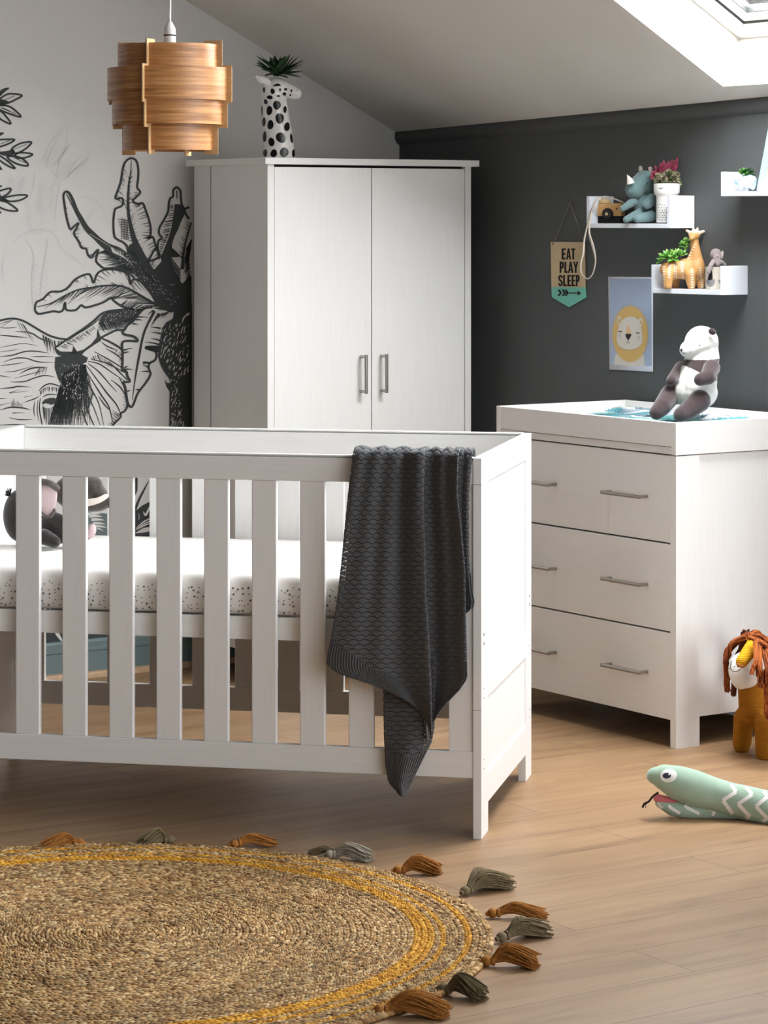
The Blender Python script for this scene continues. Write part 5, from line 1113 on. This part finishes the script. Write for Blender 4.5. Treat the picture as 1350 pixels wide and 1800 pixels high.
# ---------------------------------------------------------- shelf three: elephant planter and blue frame
ZS3 = 1.6155+.0147; YE = wallY(1310, 320, .062); e_r = Ref((780, 1565), YE, 1260, 230, 15); e_r.o.z = ZS3+.0004; P_, r_ = e_r.p, e_r.r
m_pblue = M('pale_blue_white_ceramic', (172, 194, 206), .15, coat=.5)
EP = thing('elephant_planter', 'tiny white elephant-shaped planter on the shelf at the right edge', 'planter', tuple(e_r.o)); mb = MB()
mb.ell(P_(830, 1330), (r_(245), r_(210), r_(190))); mb.ell(P_(590, 1300, -.004), (r_(165), r_(170), r_(170))); mb.cap(P_(520, 1350, -.006), P_(500, 1500, -.008), r_(70), r_(50)); mb.cap(P_(600, 1400, -.01), P_(630, 1510, -.012), r_(90), r_(60)); mb.cap(P_(960, 1400, -.008), P_(940, 1500, -.01), r_(90), r_(65)); mb.cap(P_(640, 1400, .012), P_(660, 1500, .012), r_(80), r_(60)); mb.cap(P_(930, 1400, .012), P_(920, 1500, .012), r_(80), r_(60)); mb.ell(P_(700, 1280, -.013), (r_(110), r_(40), r_(120)))
ep = blob('planter_body', mb, m_pblue, EP, .002, 4)
zt = P_(0, 1140).z
for v in ep.data.vertices: v.co.z = min(max(v.co.z, 0), zt)
T_ = bvh(ep); b = MB(); put(e_r, T_, b, oval(575, 1305, 12, 14), 0, .0005); b.build('eye', m_black, ep)
plant('aloe_succulent', 'small green spiky succulent in the white elephant planter', [(770, 1150, 320, (0, -.2, 1), 26, 0), (700, 1140, 230, (-.5, -.3, 1), 12, 0), (860, 1140, 260, (.6, -.2, 1), 12, 0)], e_r, [m_aloe, m_succ], e_r.p(780, 1150), 8, .17)
m_fblue = M('pale_blue_frame_paint', (156, 198, 208), .4); m_pic = M('beige_picture_paper', (200, 176, 158), .8)
fx0 = dark_s(1330.5, .07); BF_ = thing('picture_frame', 'pale blue slant-sided picture frame cut off by the right edge', 'picture frame', tuple(DW(fx0, .075, ZS3+.0004)), AD)
hh = .24; sl = .062
def trap(i, y0, y1, mb):
    a = i*1.03; P = [(a, i), (.30-a, i), (.30-sl-a*.9, hh-i), (sl+a*.9, hh-i)]; return [(x, y0, z) for x, z in P]
o_ = trap(0, 0, 0, None); i_ = trap(.026, 0, 0, None); b = MB(); n = 4
vs = [Vector(p) for p in o_]+[Vector(p) for p in i_]+[Vector(p)+Vector((0, .016, 0)) for p in o_]+[Vector(p)+Vector((0, .016, 0)) for p in i_]
fs = []
for k in range(4):
    k2 = (k+1) % 4; fs += [(k, k2, 4+k2, 4+k), (8+k2, 8+k, 12+k, 12+k2), (k2, k, 8+k, 8+k2), (4+k, 4+k2, 12+k2, 12+k)]
b.add(vs, fs); b.build('frame', m_fblue, BF_, bevel=.004); b = MB(); b.prism([(p[0], .009, p[2]) for p in trap(.0255, 0, 0, None)], (0, .004, 0)); b.build('picture', m_pic, BF_)
# ---------------------------------------------------------- pennant sign
cp = X(955, 350, 9); m_signw = M('pale_sign_plywood', (206, 184, 148), .7, var=(14, (194, 170, 132), .6), stretch=(1, 1, 5)); m_mint = M('mint_sign_paint', (116, 190, 172), .7); m_char = M('scorched_lettering', (30, 22, 18), .8)
PN_o = on_dark(*cp((410, 1700)), .0); PN = thing('pennant_sign', 'small wooden pennant sign reading EAT PLAY SLEEP hung on dark wall', 'sign', tuple(PN_o))
dk_ = lambda p, o: on_dark(*cp(p), o)-PN_o
b = MB(); b.prism([dk_(p, .002) for p in ((130, 676), (664, 679), (672, 1395), (142, 1390))], -ND*.004); bd = b.build('board', m_signw, PN)
b = MB(); b.prism([dk_(p, .002) for p in ((142, 1390.5), (672, 1395.5), (687, 1555), (420, 1710), (147, 1550))], -ND*.004); b.build('painted_tip', m_mint, PN)
ink = Ink(lambda x, y, o: on_dark(x, y, .0063+o)-PN_o, .0003)
def letter(ch, x0, x1, y0, y1, w=28):
    h = w/2; m_ = (y0+y1)/2; L_ = lambda *p: ink.line([cp(q) for q in p], w/9, 0, 1, 3) if len(p) != 2 else ink.line([cp(p[0]), cp(p[1])], w/9, 0, 1)
    if ch in 'EPL': ink.line([cp((x0+h, y0)), cp((x0+h, y1))], w/9)
    if ch == 'E':
        for y in (y0+h*.9, m_, y1-h*.9): ink.line([cp((x0, y)), cp((x1-(6 if y == m_ else 0), y))], w*.9/9)
    if ch == 'L': ink.line([cp((x0, y1-h)), cp((x1, y1-h))], w/9)
    if ch == 'T': ink.line([cp(((x0+x1)/2, y0)), cp(((x0+x1)/2, y1))], w/9); ink.line([cp((x0, y0+h)), cp((x1, y0+h))], w/9)
    if ch == 'A':
        c = (x0+x1)/2; ink.fill([cp(p) for p in ((c-h*.95, y0), (c+h*.95, y0), (x1, y1), (x1-w*.95, y1), (c, y0+60), (x0+w*.95, y1), (x0, y1))], 0, 1); ink.line([cp((x0+20, y1-50)), cp((x1-20, y1-50))], 22/9)
    if ch == 'Y':
        c = (x0+x1)/2; ink.fill([cp(p) for p in ((x0, y0), (x0+w, y0), (c, y0+62), (x1-w, y0), (x1, y0), (c+h, m_+14), (c+h, y1), (c-h, y1), (c-h, m_+14))], 0, 1)
    if ch == 'P':
        P = [(x0, y0+h), (x1-22, y0+h), (x1-h, y0+34), (x1-h, m_-22), (x1-22, m_+6), (x0, m_+6)]; ink.line([cp(p) for p in P], w/9, 0, 1, 4)
    if ch == 'S':
        P = [(x1-h, y0+48), (x1-h, y0+26), (x1-30, y0+h), (x0+28, y0+h), (x0+h, y0+32), (x0+h, m_-28), (x0+24, m_-8), (x1-24, m_+8), (x1-h, m_+28), (x1-h, y1-30), (x1-28, y1-h), (x0+28, y1-h), (x0+h, y1-28), (x0+h, y1-48)]; ink.line([cp(p) for p in P], w/9, 0, 1, 4)
for wd_, y0, y1 in (((('E', 292, 356), ('A', 362, 438), ('T', 442, 506)), 780, 955), ((('P', 258, 324), ('L', 334, 388), ('A', 392, 474), ('Y', 474, 552)), 990, 1168), ((('S', 238, 306), ('L', 314, 374), ('E', 382, 440), ('E', 448, 506), ('P', 514, 574)), 1200, 1378)):
    for ch, a, b2 in wd_: letter(ch, a, b2, y0, y1)
for x in (225, 290, 335): ink.fill([cp(p) for p in ((x, 1432), (x+34, 1432), (x+68, 1482), (x+34, 1530), (x, 1530), (x+34, 1482))], 0, 2)
ink.line([cp((360, 1484)), cp((560, 1488))], 16/9, 0, 3); ink.fill([cp(p) for p in ((538, 1450), (602, 1487), (538, 1526), (550, 1487))], 0, 2); ink.mb.build('lettering', m_char, PN)
b = MB(); sg = [dk_(p, o) for p, o in (((150, 712), .008), ((178, 660), .007), ((420, 52), .007), ((612, 585), .007), ((650, 700), .008))]
b.tube(sg[:3], .0012, 5); b.tube(sg[2:], .0012, 5)
for p in (sg[0], sg[4]): b.ell(p, .003, None, 8, 6)
b.build('hanging_string', M('brown_twine', (128, 114, 106), .9), PN, smooth=60)
b = MB(); b.tube([dk_((420, 58), 0), dk_((420, 54), .010)], .0014, 8); b.ell(dk_((420, 54), .010), .0026, None, 8, 6); b.build('nail', m_steel, PN)
# ---------------------------------------------------------- lion poster
cq = X(1060, 480, 10); PO_o = on_dark(*cq((490, 1720)), 0); PO = thing('lion_poster', 'narrow blue poster of a sleepy mustard lion pinned to dark wall', 'poster', tuple(PO_o))
m_pp = M('white_poster_paper', (228, 228, 238), .7, spec=.2); 
def curl(x, y): return .0015+.0015*max(0, (y-1400)/320)**2
b = MB(); n = 12; tl, tr_, br_, bl_ = (92, 62), (880, 70), (880, 1735), (112, 1695); vs = []
for i in range(n+1):
    for a, b2 in ((tl, bl_), (tr_, br_)):
        p = (a[0]+(b2[0]-a[0])*i/n, a[1]+(b2[1]-a[1])*i/n); vs.append(on_dark(*cq(p), curl(*p))-PO_o)
b.add(vs, [(2*i, 2*i+1, 2*i+3, 2*i+2) for i in range(n)]); sh = b.build('paper_sheet', m_pp, PO, smooth=180); md = sh.modifiers.new('t', 'SOLIDIFY'); md.thickness = .0004; md.offset = 1
def pf(x, y, o):
    X_, Y_ = (x-1060)*10, (y-480)*10; return on_dark(x, y, curl(X_, Y_)+.0005+o)-PO_o
pk = Ink(pf, .0004); PB, MU, CRM, ORG, BLK, GRY = range(6)
def grid_fill(pts, mi, lay, sm=0): pk.fill([cq(p) for p in pts], mi, lay, smooth=sm)
for i in range(10):
    y0, y1 = 100+i*152, 100+(i+1)*152; L_ = lambda y: 118+(y-100)*.014; R_ = lambda y: 850+(y-100)*.004
    grid_fill([(L_(y0), y0), (R_(y0), y0+4), (R_(y1), y1+(14 if i == 9 else 4)), (L_(y1), y1)], PB, 1)
grid_fill([(190, 1610), (215, 1440), (330, 1380), (640, 1400), (715, 1440), (735, 1640), (480, 1630)], CRM, 2)
grid_fill(oval(478, 1070, 312, 490, 0, 40), MU, 3)
for k in range(84):
    a = 2*math.pi*k/84; c_, s_ = math.cos(a), math.sin(a); pk.stroke([cq((478+308*c_, 1070+486*s_)), cq((478+345*c_, 1070+522*s_))], [.75, .3], MU, 3)
for ex, ey, rx, ry, ro in ((285, 840, 38, 85, -.05), (650, 870, 42, 85, .12)):
    grid_fill(oval(ex, ey, rx, ry, ro, 18), CRM, 4); grid_fill(oval(ex+4, ey+5, rx*.5, ry*.55, ro, 14), MU, 5)
grid_fill([(470, 762), (560, 780), (640, 850), (672, 960), (690, 1080), (690, 1200), (660, 1270), (590, 1320), (480, 1350), (370, 1335), (290, 1290), (248, 1220), (240, 1120), (262, 1000), (300, 900), (370, 800)], CRM, 6, 4)
grid_fill([(448, 905), (475, 980), (490, 1070), (400, 1070), (420, 980)], ORG, 7); grid_fill([(392, 1075), (440, 1066), (496, 1076), (490, 1110), (452, 1170), (440, 1178), (428, 1166), (400, 1120)], BLK, 8, 3)
pk.line([cq(p) for p in ((440, 1175), (440, 1200))], 1, BLK, 8); pk.stroke([cq(p) for p in ((412, 1200), (425, 1222), (440, 1226), (456, 1222), (468, 1203))], 1, BLK, 8)
for x, y in ((300, 1020), (610, 1045)):
    pk.stroke([cq(p) for p in ((x-32, y-12), (x-12, y+8), (x+12, y+10), (x+32, y-8))], 1.2, BLK, 8)
    for d in (-22, -4, 14, 28): pk.line([cq((x+d, y+2)), cq((x+d+(d*.2), y+22))], .7, BLK, 8)
for x, y in ((290, 1100), (618, 1135)): grid_fill(oval(x, y, 30, 34), GRY, 7)
pk.mb.build('lion_print', [M('print_pale_blue', (160, 174, 198), .7), M('print_mustard', (202, 168, 104), .7), M('print_cream', (206, 200, 190), .7), M('print_orange', (218, 176, 128), .7), m_black, M('print_blush', (190, 182, 176), .7)], PO)
# ---------------------------------------------------------- panda in the changing tray
YPn = 8.40; a_ = Ref((790, 935), YPn, 1050, 530, 4.5); a_.o.z = .927; P_, r_ = a_.p, a_.r
m_wp = M('off_white_linen_plush', (214, 212, 208), .95, bump=(330, .3, .0012), sheen=.3, spec=.1); m_bp = M('dark_brown_linen_plush', (66, 53, 55), .95, bump=(330, .35, .0012), sheen=.4, spec=.1, var=(200, (56, 45, 47), .6))
PD = thing('panda_plush', 'brown and white panda soft toy sitting in the changing tray', 'soft toy', tuple(a_.o)); 
def tl2(x, y, dy=0): return P_(x, y, dy)
mb = MB(); tilt = .10
mb.ell(P_(850, 345, .09), (r_(140), r_(130), r_(145))); mb.cap(P_(830, 350, .08), P_(735, 385, .05), r_(125), r_(72)); mb.ell(P_(700, 395, .035), (r_(42), r_(40), r_(38))); mb.cap(P_(860, 330, .09), P_(870, 470, .09), r_(120), r_(128)); mb.ell(P_(860, 330, .085), (r_(128), r_(110), r_(128)))
mb.cap(P_(848, 480, .085), P_(795, 690, .05), r_(138), r_(168)); mb.ell(P_(790, 730, .045), (r_(180), r_(150), r_(140))); mb.ell(P_(870, 600, .08), (r_(105), r_(110), r_(120)))
zn = P_(0, 468).z
def pband(c):
    x = c.x/a_.k*4.5/1+790; 
    y = 935-(c.z-P_(0, 935).z)/r_(1)
    lo = float(np.interp(x, [560, 700, 800, 860, 920, 1000], [540, 512, 556, 610, 632, 640]))
    return 1 if 466 < y < lo else 0
bd = blob('body', mb, [m_wp, m_bp], PD, .0026, 12, pband)
for nm, L_ in (('arm', [(690, 535, .11, 592, 630, .02, 50, 44)]), ('arm', [(905, 525, .0, 860, 590, -.045, 70, 64), (860, 590, -.045, 795, 608, -.062, 64, 52)]), ('leg', [(600, 745, .06, 510, 830, -.01, 86, 72), (510, 830, -.01, 460, 872, -.03, 72, 60)]), ('leg', [(800, 780, -.03, 700, 850, -.06, 90, 76), (700, 850, -.06, 638, 882, -.08, 74, 62)])):
    mb = MB()
    for x0, y0, d0, x1, y1, d1, ra, rb in L_: mb.cap(P_(x0, y0, d0), P_(x1, y1, d1), r_(ra), r_(rb))
    blob(nm, mb, m_bp, PD, .003, 4)
T_ = bvh(bd)
for x, y, d in ((921, 242, .04), (900, 290, .17)):
    b = MB(); b.ell(P_(x, y, d), (r_(32), r_(14), r_(26)), (0, .55, 0), 14, 8); b.build('ear', m_bp, PD, smooth=180)
b = MB(); put(a_, T_, b, oval(808, 346, 5, 6), 0); b.build('eye', m_black, PD); b = MB(); b.ell(P_(668, 385, .012), (r_(9), r_(14), r_(14)), None, 10, 8); b.build('nose', m_black, PD, smooth=180)
b = MB(); putline(a_, T_, b, [(676, 402), (684, 412), (700, 408)], 3); b.build('stitched_mouth', m_black, PD)
# ---------------------------------------------------------- crochet lion by the chest of drawers
YL = 7.97; l_ = Ref((600, 1700), YL, 1250, 1100, 7.5); l_.o.z = 0; P_, r_ = l_.p, l_.r
def knitline(name, c1, c2, sc=1700, bs=.8):
    m = bpy.data.materials.new(name); m.use_nodes = True; t = m.node_tree; b = t.nodes['Principled BSDF']; b.inputs['Roughness'].default_value = .9; b.inputs['Specular IOR Level'].default_value = .12
    tc = nn(t, 'ShaderNodeTexCoord'); nz = nn(t, 'ShaderNodeTexNoise'); nz.inputs['Scale'].default_value = 9; t.links.new(tc.outputs['Object'], nz.inputs['Vector'])
    sp = nn(t, 'ShaderNodeSeparateXYZ'); t.links.new(tc.outputs['Object'], sp.inputs[0])
    z = mth(t, 'ADD', sp.outputs[2], mth(t, 'MULTIPLY', nz.outputs['Fac'], .02)); s = mth(t, 'SINE', mth(t, 'MULTIPLY', z, sc)); h = mth(t, 'ADD', mth(t, 'MULTIPLY', s, .5), .5)
    cr = nn(t, 'ShaderNodeMix', data_type='RGBA'); cr.inputs[6].default_value = rgb(c2); cr.inputs[7].default_value = rgb(c1); t.links.new(h, cr.inputs[0]); t.links.new(cr.outputs[2], b.inputs['Base Color'])
    bp = nn(t, 'ShaderNodeBump'); bp.inputs['Strength'].default_value = bs; bp.inputs['Distance'].default_value = .0022; t.links.new(h, bp.inputs['Height']); t.links.new(bp.outputs[0], b.inputs['Normal'])
    return m
m_lion = knitline('ochre_crochet', (180, 118, 32), (150, 94, 24)); m_lface = knitline('white_crochet', (238, 234, 230), (226, 221, 217), 2200, .25); m_lyel = knitline('yellow_crochet', (232, 178, 44), (200, 142, 26), 1500, .45); m_lnose = M('tan_nose_knit', (178, 116, 56), .9)
LI = thing('crochet_lion', 'ochre crochet lion with rust yarn mane standing by the chest', 'soft toy', tuple(l_.o)); mb = MB()
mb.ell(P_(640, 1080, .03), (r_(262), r_(230), r_(260))); mb.cap(P_(520, 760), P_(560, 1100), r_(175), r_(200)); mb.ell(P_(760, 1130, .08), (r_(250), r_(230), r_(250)))
for x0, y0, x1, y1, ra, rb, dy in ((455, 1240, 430, 1532, 140, 128, .04), (705, 1260, 700, 1598, 178, 152, -.06), (900, 1330, 900, 1520, 140, 140, .11)): mb.cap(P_(x0, y0, dy), P_(x1, y1+0, dy), r_(ra), r_(rb))
lb = blob('body', mb, m_lion, LI, .005, 6)
for v in lb.data.vertices: v.co.z = max(v.co.z-.016*max(0, 1-v.co.z/.10), .001)
mb = MB(); mb.ell(P_(430, 560, -.03), (r_(225), r_(190), r_(245))); mb.ell(P_(360, 600, -.06), (r_(150), r_(120), r_(195)))
hd = blob('head', mb, m_lface, LI, .004, 5); T_ = bvh(hd)
mb = MB(); mb.cap(P_(490, 235, -.075), P_(335, 385, -.118), r_(100), r_(82)); mb.cap(P_(560, 210, -.02), P_(480, 260, -.09), r_(105), r_(98)); blob('forehead_strip', mb, m_lyel, LI, .003, 4)
mb = MB(); mb.cap(P_(290, 418, -.128), P_(335, 438, -.132), r_(34), r_(26)); blob('nose', mb, m_lnose, LI, .0025, 3)
b = MB(); putline(l_, T_, b, [(272, 460), (262, 520), (262, 565), (285, 595), (320, 604), (355, 592), (388, 572)], 8, off=.0012); putline(l_, T_, b, [(262, 566), (240, 568), (220, 552)], 8, off=.0012)
for x, y in ((333, 506), (311, 537), (348, 540)): put(l_, T_, b, oval(x, y, 7, 7, 0, 8), 0, .0012)
b.build('stitched_face', m_black, hd)
m_rust = [M('rust_yarn', (164, 82, 32), .85, var=(150, (128, 56, 20), .8)), M('orange_yarn', (196, 112, 50), .85, var=(150, (150, 74, 28), .8)), M('dark_rust_yarn', (104, 52, 26), .85)]
rr = random.Random(21); mb = MB()
def yarn(x0, y0, d0, xm, ym, dm, x1, y1, d1, n, sp0=20, sp1=45, mi=None, th=.0019):
    for i in range(n):
        f1 = lambda s: rr.uniform(-s, s)
        q_ = spline([P_(x0+f1(sp0), y0+f1(sp0), d0+f1(.012)), P_(xm+f1(sp1*.7), ym+f1(sp1*.6), dm+f1(.014)), P_((xm+x1)/2+f1(sp1), (ym+y1)/2+f1(sp1), (dm+d1)/2+f1(.014)), P_(x1+f1(sp1), y1+f1(sp1*1.1), d1+f1(.016))], 4)
        mb.tube([tuple(p) for p in q_], [th]*(len(q_)-1)+[th*.6], 4, mi if mi is not None else rr.choice((0, 0, 1, 1, 2)))
yarn(470, 120, -.02, 290, 240, .02, 212, 520, .05, 70, 25, 26); yarn(470, 130, .0, 240, 380, .05, 240, 880, .05, 70, 25, 40, None); yarn(470, 120, 0, 330, 500, .03, 310, 930, .03, 40, 25, 30, 2); yarn(430, 130, -.03, 270, 225, .0, 205, 480, .03, 40, 22, 20)
yarn(520, 150, -.1, 480, 330, -.17, 430, 490, -.18, 26, 30, 26, 1); yarn(560, 190, -.1, 530, 400, -.18, 540, 640, -.18, 70, 40, 40); yarn(640, 210, -.1, 640, 430, -.19, 650, 690, -.18, 80, 50, 55); yarn(760, 240, -.08, 770, 450, -.17, 770, 690, -.17, 80, 60, 60)
yarn(620, 500, -.15, 620, 800, -.17, 640, 1080, -.165, 60, 40, 28); yarn(720, 520, -.15, 720, 820, -.17, 725, 1080, -.165, 60, 40, 24); yarn(840, 500, -.12, 840, 800, -.14, 850, 1080, -.14, 60, 40, 40)
yarn(480, 120, -.05, 560, 130, -.09, 660, 190, -.11, 46, 25, 28); yarn(520, 110, -.03, 640, 110, -.05, 760, 230, -.08, 60, 25, 40); yarn(480, 120, 0, 640, 130, .06, 760, 300, .09, 80, 30, 50); yarn(480, 130, .04, 500, 380, .14, 520, 800, .13, 60, 60, 60, 2)
mb.build('yarn_mane', m_rust, LI, smooth=60)
# ---------------------------------------------------------- snake on the floor
YS = 7.13; s_ = Ref((700, 660), YS, 1110, 1320, 5.625); s_.o.z = 0; P_, r_ = s_.p, s_.r
m_sg = M('sage_green_plush', (160, 184, 164), .95, bump=(260, .3, .0012), sheen=.4, spec=.1, var=(30, (146, 172, 152), .6)); m_sp = M('pink_felt_mouth', (206, 118, 124), .9, spec=.1); m_sw = M('white_plush_stripe', (236, 234, 230), .95, spec=.1)
SN = thing('snake_plush', 'sage green snake soft toy with white zigzag stripes lying on floor', 'soft toy', tuple(s_.o)); mb = MB()
def rt(x): return r_(x)
pts = [(185, 252, .0, 46), (235, 245, .0, 88), (330, 262, 0, 132), (450, 308, 0, 166), (620, 362, 0, 174), (800, 420, 0, 162), (960, 458, -.01, 156), (1120, 485, -.02, 158), (1300, 522, -.04, 168), (1500, 560, -.07, 172), (1800, 600, -.10, 172)]
for (x0, y0, d0, q0), (x1, y1, d1, q1) in zip(pts[:-1], pts[1:]): mb.cap(P_(x0, y0, d0), P_(x1, y1, d1), r_(q0), r_(q1), 20)
lw = [(268, 500, 0, 40), (400, 548, 0, 72), (600, 572, 0, 80), (800, 562, 0, 92), (1010, 540, -.01, 108)]
up_ = blob('body', mb, m_sg, SN, .004, 16); mb = MB()
for (x0, y0, d0, q0), (x1, y1, d1, q1) in zip(lw[:-1], lw[1:]): mb.cap(P_(x0, y0, d0), P_(x1, y1, d1), r_(q0), r_(q1), 18)
lj = blob('lower_jaw', mb, m_sg, SN, .0035, 5)
for ob_ in (up_, lj):
    for v in ob_.data.vertices: v.co.z = max(v.co.z-.007*max(0, 1-v.co.z/.08), .001)
mb = MB(); mb.cap(P_(258, 468, 0), P_(430, 515, 0), r_(44), r_(44)); blob('mouth_lining', mb, m_sp, SN, .003, 4)
T1 = bvh(up_); T2 = bvh(lj); b = MB()
for L_ in ([(1085, 296), (985, 332), (1035, 405), (905, 488), (1000, 622)], [(1290, 318), (1120, 345), (1195, 430), (1055, 525), (1172, 650), (1120, 672)], [(1400, 372), (1285, 372), (1348, 450), (1230, 550), (1345, 665), (1285, 705)], [(1480, 400), (1440, 420), (1500, 500), (1400, 590), (1500, 690)]):
    for p, q in zip(L_[:-1], L_[1:]):
        n_ = 6; putline(s_, T1, b, [(p[0]+(q[0]-p[0])*i/n_, p[1]+(q[1]-p[1])*i/n_) for i in range(n_+1)], 36, off=.0005, sub=1)
b.build('zigzag_stripes', m_sw, up_, smooth=180); b = MB()
for L_ in ([(255, 520), (330, 590)], [(372, 535), (395, 565), (480, 618)], [(525, 535), (560, 565), (672, 622)], [(740, 560), (815, 595), (800, 640)]): putline(s_, T2, b, L_, 30, off=.0005)
b.build('jaw_stripes', m_sw, lj, smooth=180)
b = MB(); put(s_, T1, b, oval(368, 246, 82, 65, -.1, 24), 0, .0015); ey = b.build('eye', m_sw, SN); b = MB(); put(s_, T1, b, oval(350, 246, 42, 27, 0, 20), 0, .0024); put(s_, T1, b, oval(374, 234, 11, 9, 0, 10), 1, .0032); b.build('pupil', [M('navy_pupil', (48, 50, 66), .7), m_sw], ey)
b = MB(); b.tube([tuple(p) for p in spline([P_(262, 400, -.012), P_(205, 440, -.014), P_(165, 490, -.014), P_(122, 512, -.014), P_(105, 550, -.014)], 4)], r_(11), 6, flat=.35); b.tube([tuple(p) for p in spline([P_(150, 500, -.014), P_(132, 520, -.022), P_(135, 545, -.024)], 4)], r_(7), 6, flat=.4); b.build('tongue', m_black, SN, smooth=60)
# ---------------------------------------------------------- elephant in the cot
YEl = 7.60; c_ = Ref((500, 925), YEl, 0, 820, 6.75); c_.o.z = .6445; P_, r_ = c_.p, c_.r
m_eg = M('dark_grey_fur', (50, 46, 45), .95, bump=(240, .5, .003), sheen=.5, spec=.1, var=(40, (38, 35, 34), .7)); m_eg2 = M('light_grey_fur', (92, 84, 80), .95, bump=(240, .5, .003), sheen=.5, spec=.1, var=(60, (64, 58, 55), .8)); m_ep = M('dusty_pink_plush', (208, 186, 188), .9, bump=(260, .3, .0015), spec=.1)
EL = thing('elephant_plush', 'dark grey elephant soft toy with pink ears lying inside the cot', 'soft toy', tuple(c_.o)); mb = MB()
mb.ell(P_(230, 590, .02), (r_(210), r_(180), r_(320))); mb.ell(P_(420, 640, .02), (r_(260), r_(180), r_(270))); mb.ell(P_(650, 720, -.02), (r_(180), r_(150), r_(190))); blob('body', mb, m_eg, EL, .005, 6)
mb = MB(); mb.ell(P_(900, 300, .0), (r_(270), r_(170), r_(215))); mb.ell(P_(1080, 240, 0), (r_(150), r_(130), r_(140))); mb.cap(P_(1100, 260), P_(1180, 330), r_(120), r_(100)); blob('head', mb, m_eg2, EL, .004, 5)
mb = MB(); mb.cap(P_(1000, 440, -.02), P_(1180, 455, -.02), r_(95), r_(75)); mb.cap(P_(1180, 455, -.02), P_(1340, 400, -.02), r_(75), r_(62)); blob('trunk', mb, m_eg2, EL, .004, 4)
b = MB(); b.tube([tuple(p) for p in spline([P_(980, 420, -.05), P_(1100, 400, -.055), P_(1200, 375, -.05), P_(1275, 335, -.04)], 5)], [r_(x) for x in np.linspace(46, 30, 16)], 12); b.ell(P_(1275, 335, -.04), r_(29), None, 12, 8); b.build('tusk', m_cream, EL, smooth=60)
b = MB(); b.ell(P_(590, 340, -.075), (r_(125), r_(30), r_(215)), (0, .15, 0), 20, 12); ea = b.build('ear', m_ep, EL, smooth=180)
b = MB(); b.tube([tuple(p) for p in spline([P_(450, 220, -.08), P_(530, 150, -.095), P_(640, 165, -.09), P_(720, 240, -.07)], 5)], [r_(x) for x in np.linspace(46, 40, 16)], 12); b.tube([tuple(p) for p in spline([P_(470, 430, -.08), P_(560, 520, -.09), P_(640, 555, -.085), P_(690, 470, -.08)], 5)], r_(16), 8); b.build('ear_trim', m_eg2, ea, smooth=60)
mb = MB(); mb.cap(P_(700, 790, -.03), P_(1030, 775, -.02), r_(120), r_(92)); blob('leg', mb, m_eg, EL, .004, 4)
b = MB(); b.ell(P_(1090, 755, -.025), (r_(62), r_(80), r_(92)), (0, .3, 0), 16, 10); b.build('foot_pad', m_ep, EL, smooth=180)
mb = MB(); mb.cap(P_(560, 800, -.07), P_(690, 850, -.085), r_(100), r_(76)); blob('leg', mb, m_eg, EL, .004, 4)
b = MB(); rr = random.Random(1)
for i in range(40): b.tube([P_(120, 350, -.0), P_(95+rr.uniform(-40, 40), 300+rr.uniform(-40, 50), rr.uniform(-.01, .01))], .0012, 4)
b.build('tail_tuft', m_black, EL)
# ================================================================= LIGHT + CAMERA
w = bpy.data.worlds.new('sky'); bpy.context.scene.world = w; w.use_nodes = True; t = w.node_tree; bg = t.nodes['Background']
tc = nn(t, 'ShaderNodeTexCoord')
def lobe(d, pw, st):
    dv = nn(t, 'ShaderNodeVectorMath', operation='DOT_PRODUCT'); dv.inputs[1].default_value = Vector(d).normalized(); t.links.new(tc.outputs['Generated'], dv.inputs[0])
    return mth(t, 'MULTIPLY', mth(t, 'POWER', mth(t, 'MAXIMUM', dv.outputs['Value'], 0.0), pw), st)
base = .055
s = mth(t, 'ADD', lobe((.86, -.50, .15), 8.0, 4.6), base)
s = mth(t, 'ADD', s, lobe((-.3, -1, .35), 2.0, .04))
t.links.new(s, bg.inputs['Strength']); bg.inputs['Color'].default_value = (.93, .96, 1, 1)
def area(name, loc, aim, sx, sy, power, col=(1, 1, 1)):
    l = bpy.data.lights.new(name, 'AREA'); l.shape = 'RECTANGLE'; l.size = sx; l.size_y = sy; l.energy = power; l.color = col
    o = bpy.data.objects.new(name, l); COL.objects.link(o); o.location = loc
    z = -(Vector(aim)).normalized(); x = E1.normalized(); x = (x-z*x.dot(z)).normalized(); y = z.cross(x)
    o.rotation_euler = Matrix((x, y, z)).transposed().to_euler(); return o
for i, (s0, t0, w_, l_) in enumerate(wins):
    area('roof_window_daylight', CL(s0+w_/2, t0+l_/2, RD+.08), -NC, w_+.1, l_+.1, (165, 950)[i], (.96, .985, 1))
cam = bpy.data.cameras.new('camera'); co = bpy.data.objects.new('camera', cam); COL.objects.link(co); bpy.context.scene.camera = co
cam.sensor_fit = 'HORIZONTAL'; cam.sensor_width = 36; cam.lens = F/1350*36; co.location = (0, 0, CH); co.rotation_euler = (math.pi/2, 0, 0)
cam.shift_y = -(900-HY)/1350; cam.shift_x = 0; cam.clip_end = 60
vs_ = bpy.context.scene.view_settings; vs_.view_transform = 'Standard'; vs_.look = 'None'; vs_.gamma = 1; vs_.exposure = .17; vs_.use_curve_mapping = False
